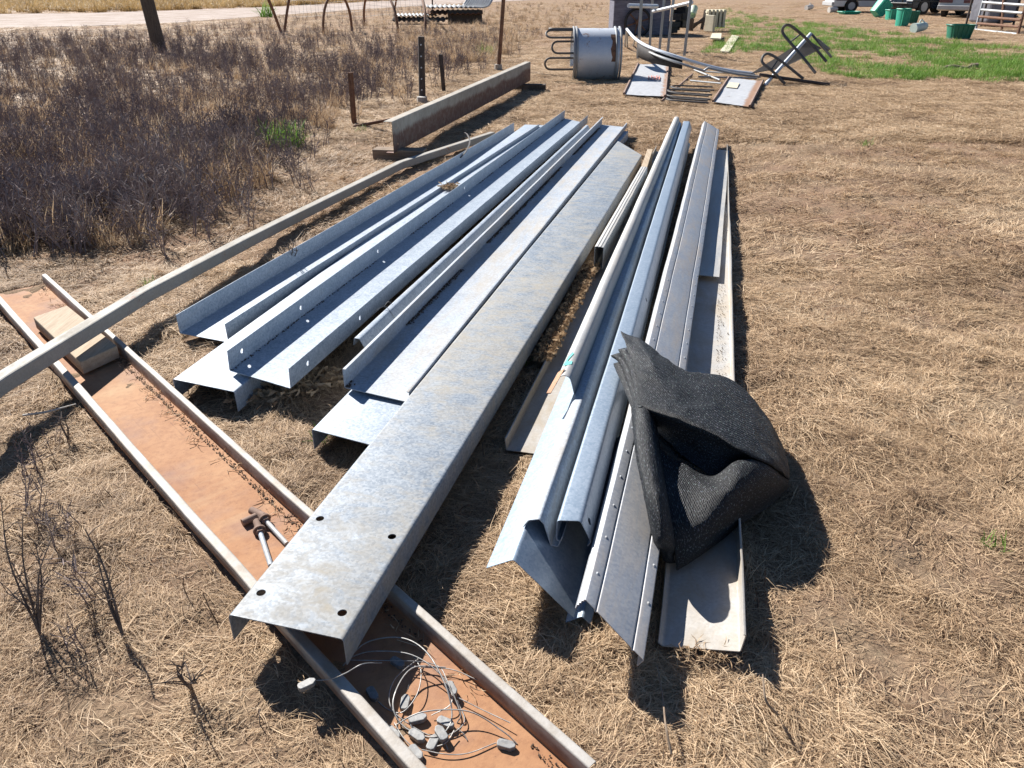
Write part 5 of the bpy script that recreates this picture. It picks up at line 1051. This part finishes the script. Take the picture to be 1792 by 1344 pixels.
# straw caught along the left tray lip and on a purlin
def pile(name, pts, n, r, label, h=.05, ln=(.04, .10)):
    V, F, T = [], [], []; r_ = np.random.default_rng(int(pts[0].x*1000) % 9999)
    for p in pts:
        v_, f_, t_ = blades(n, r, ln[0], ln[1], .0022, (-10, 45), int(r_.integers(1, 99999)), 3, 1.2, 1.2); o_ = len(V)
        V += [(a + p.x, b + p.y, c_ + p.z + (h*r_.uniform() if h else 0)) for a, b, c_ in v_]; F += [tuple(i + o_ for i in f) for f in f_]; T += t_
    me = bpy.data.meshes.new(name); me.from_pydata(V, [], F); a = me.attributes.new('tint', 'FLOAT', 'POINT'); a.data.foreach_set('value', np.array(T, dtype=np.float32)); me.materials.append(M['straw'])
    o = bpy.data.objects.new(name, me); col.objects.link(o); tag(o, label, 'straw', kind='stuff')
pile('straw_drift', [at(950 + (1036 - 950)*k/44, 632 + (468 - 632)*k/44, .045) for k in range(45)], 60, .016, 'drift of dry straw caught on the left tray lip', .03, (.02, .055))
pile('straw_tangle', [at(785 + k*2, 331 - k, .11) for k in range(3)], 40, .04, 'small tangle of straw lying on a flat purlin', .02)
pile('straw_litter', [at(430 + 150*k/20 + random.uniform(-20, 20), 640 + random.uniform(20, 60), .0) for k in range(20)], 26, .07, 'loose straw under the overhanging purlin ends', .03)
pile('tray_straw', [at(1190 + 100*k/11, 1148 + random.uniform(-8, 12), .03) for k in range(12)], 9, .03, 'straw poking over the front edge of the right tray', .005, (.02, .06))
# dirt crumbs along the upturned flanges and tray
def crumbs(name, A, B, s, n, label, spread=.012, size=.003):
    mb = MB(); r_ = random.Random(n); mw = frame(Vector(A), Vector(B)); L = (Vector(B) - Vector(A)).length
    for k in range(n):
        y = r_.random()*L
        if noise.noise((y*1.4, n, 2)) < -.12: continue
        c_ = mw @ Vector((s + abs(r_.gauss(0, spread)), y, .004)); z_ = size*r_.uniform(.4, 1.5); mb.box(c_, (z_*1.6, z_*1.2, z_), r_.random()*3)
    tag(mb.build(name, 'dirt'), label, 'dirt', kind='stuff')
M['dirt'] = simple('dirt', (.05, .034, .023), (.15, .10, .068), .95, 30)
crumbs('dirt_line', (-.686, 2.804, .120), (1.04, 9.34, .114), .004, 4000, 'dark leaf dirt along the flange beside the big beam', .010)
crumbs('dirt_line', (-1.205, 2.955, .120), (.635, 9.80, .113), .004, 900, 'dark leaf dirt along the flange with bolt holes', .006, .0028)
crumbs('dirt_line', A6 + Y*.002, B6 + Y*.002, .130, 1100, 'dirt and straw along the lip of the right tray', .030, .0019)
crumbs('dirt_line', TA + Y*.004, TB + Y*.004, -.002, 900, 'dark dirt along the left wall of the rusty trough', .008, .002)
crumbs('dirt_line', TA + Y*.004, TB + Y*.004, .236, 1700, 'dark dirt along the right wall of the rusty trough', .012, .002)
pile('trough_litter', [onT(.245 - abs(random.gauss(0, .018)), .3 + 3.9*random.random()**.8, .006) for k in range(60)], 5, .02, 'bits of straw and twig gathered along the right wall inside the trough', .004, (.02, .07))
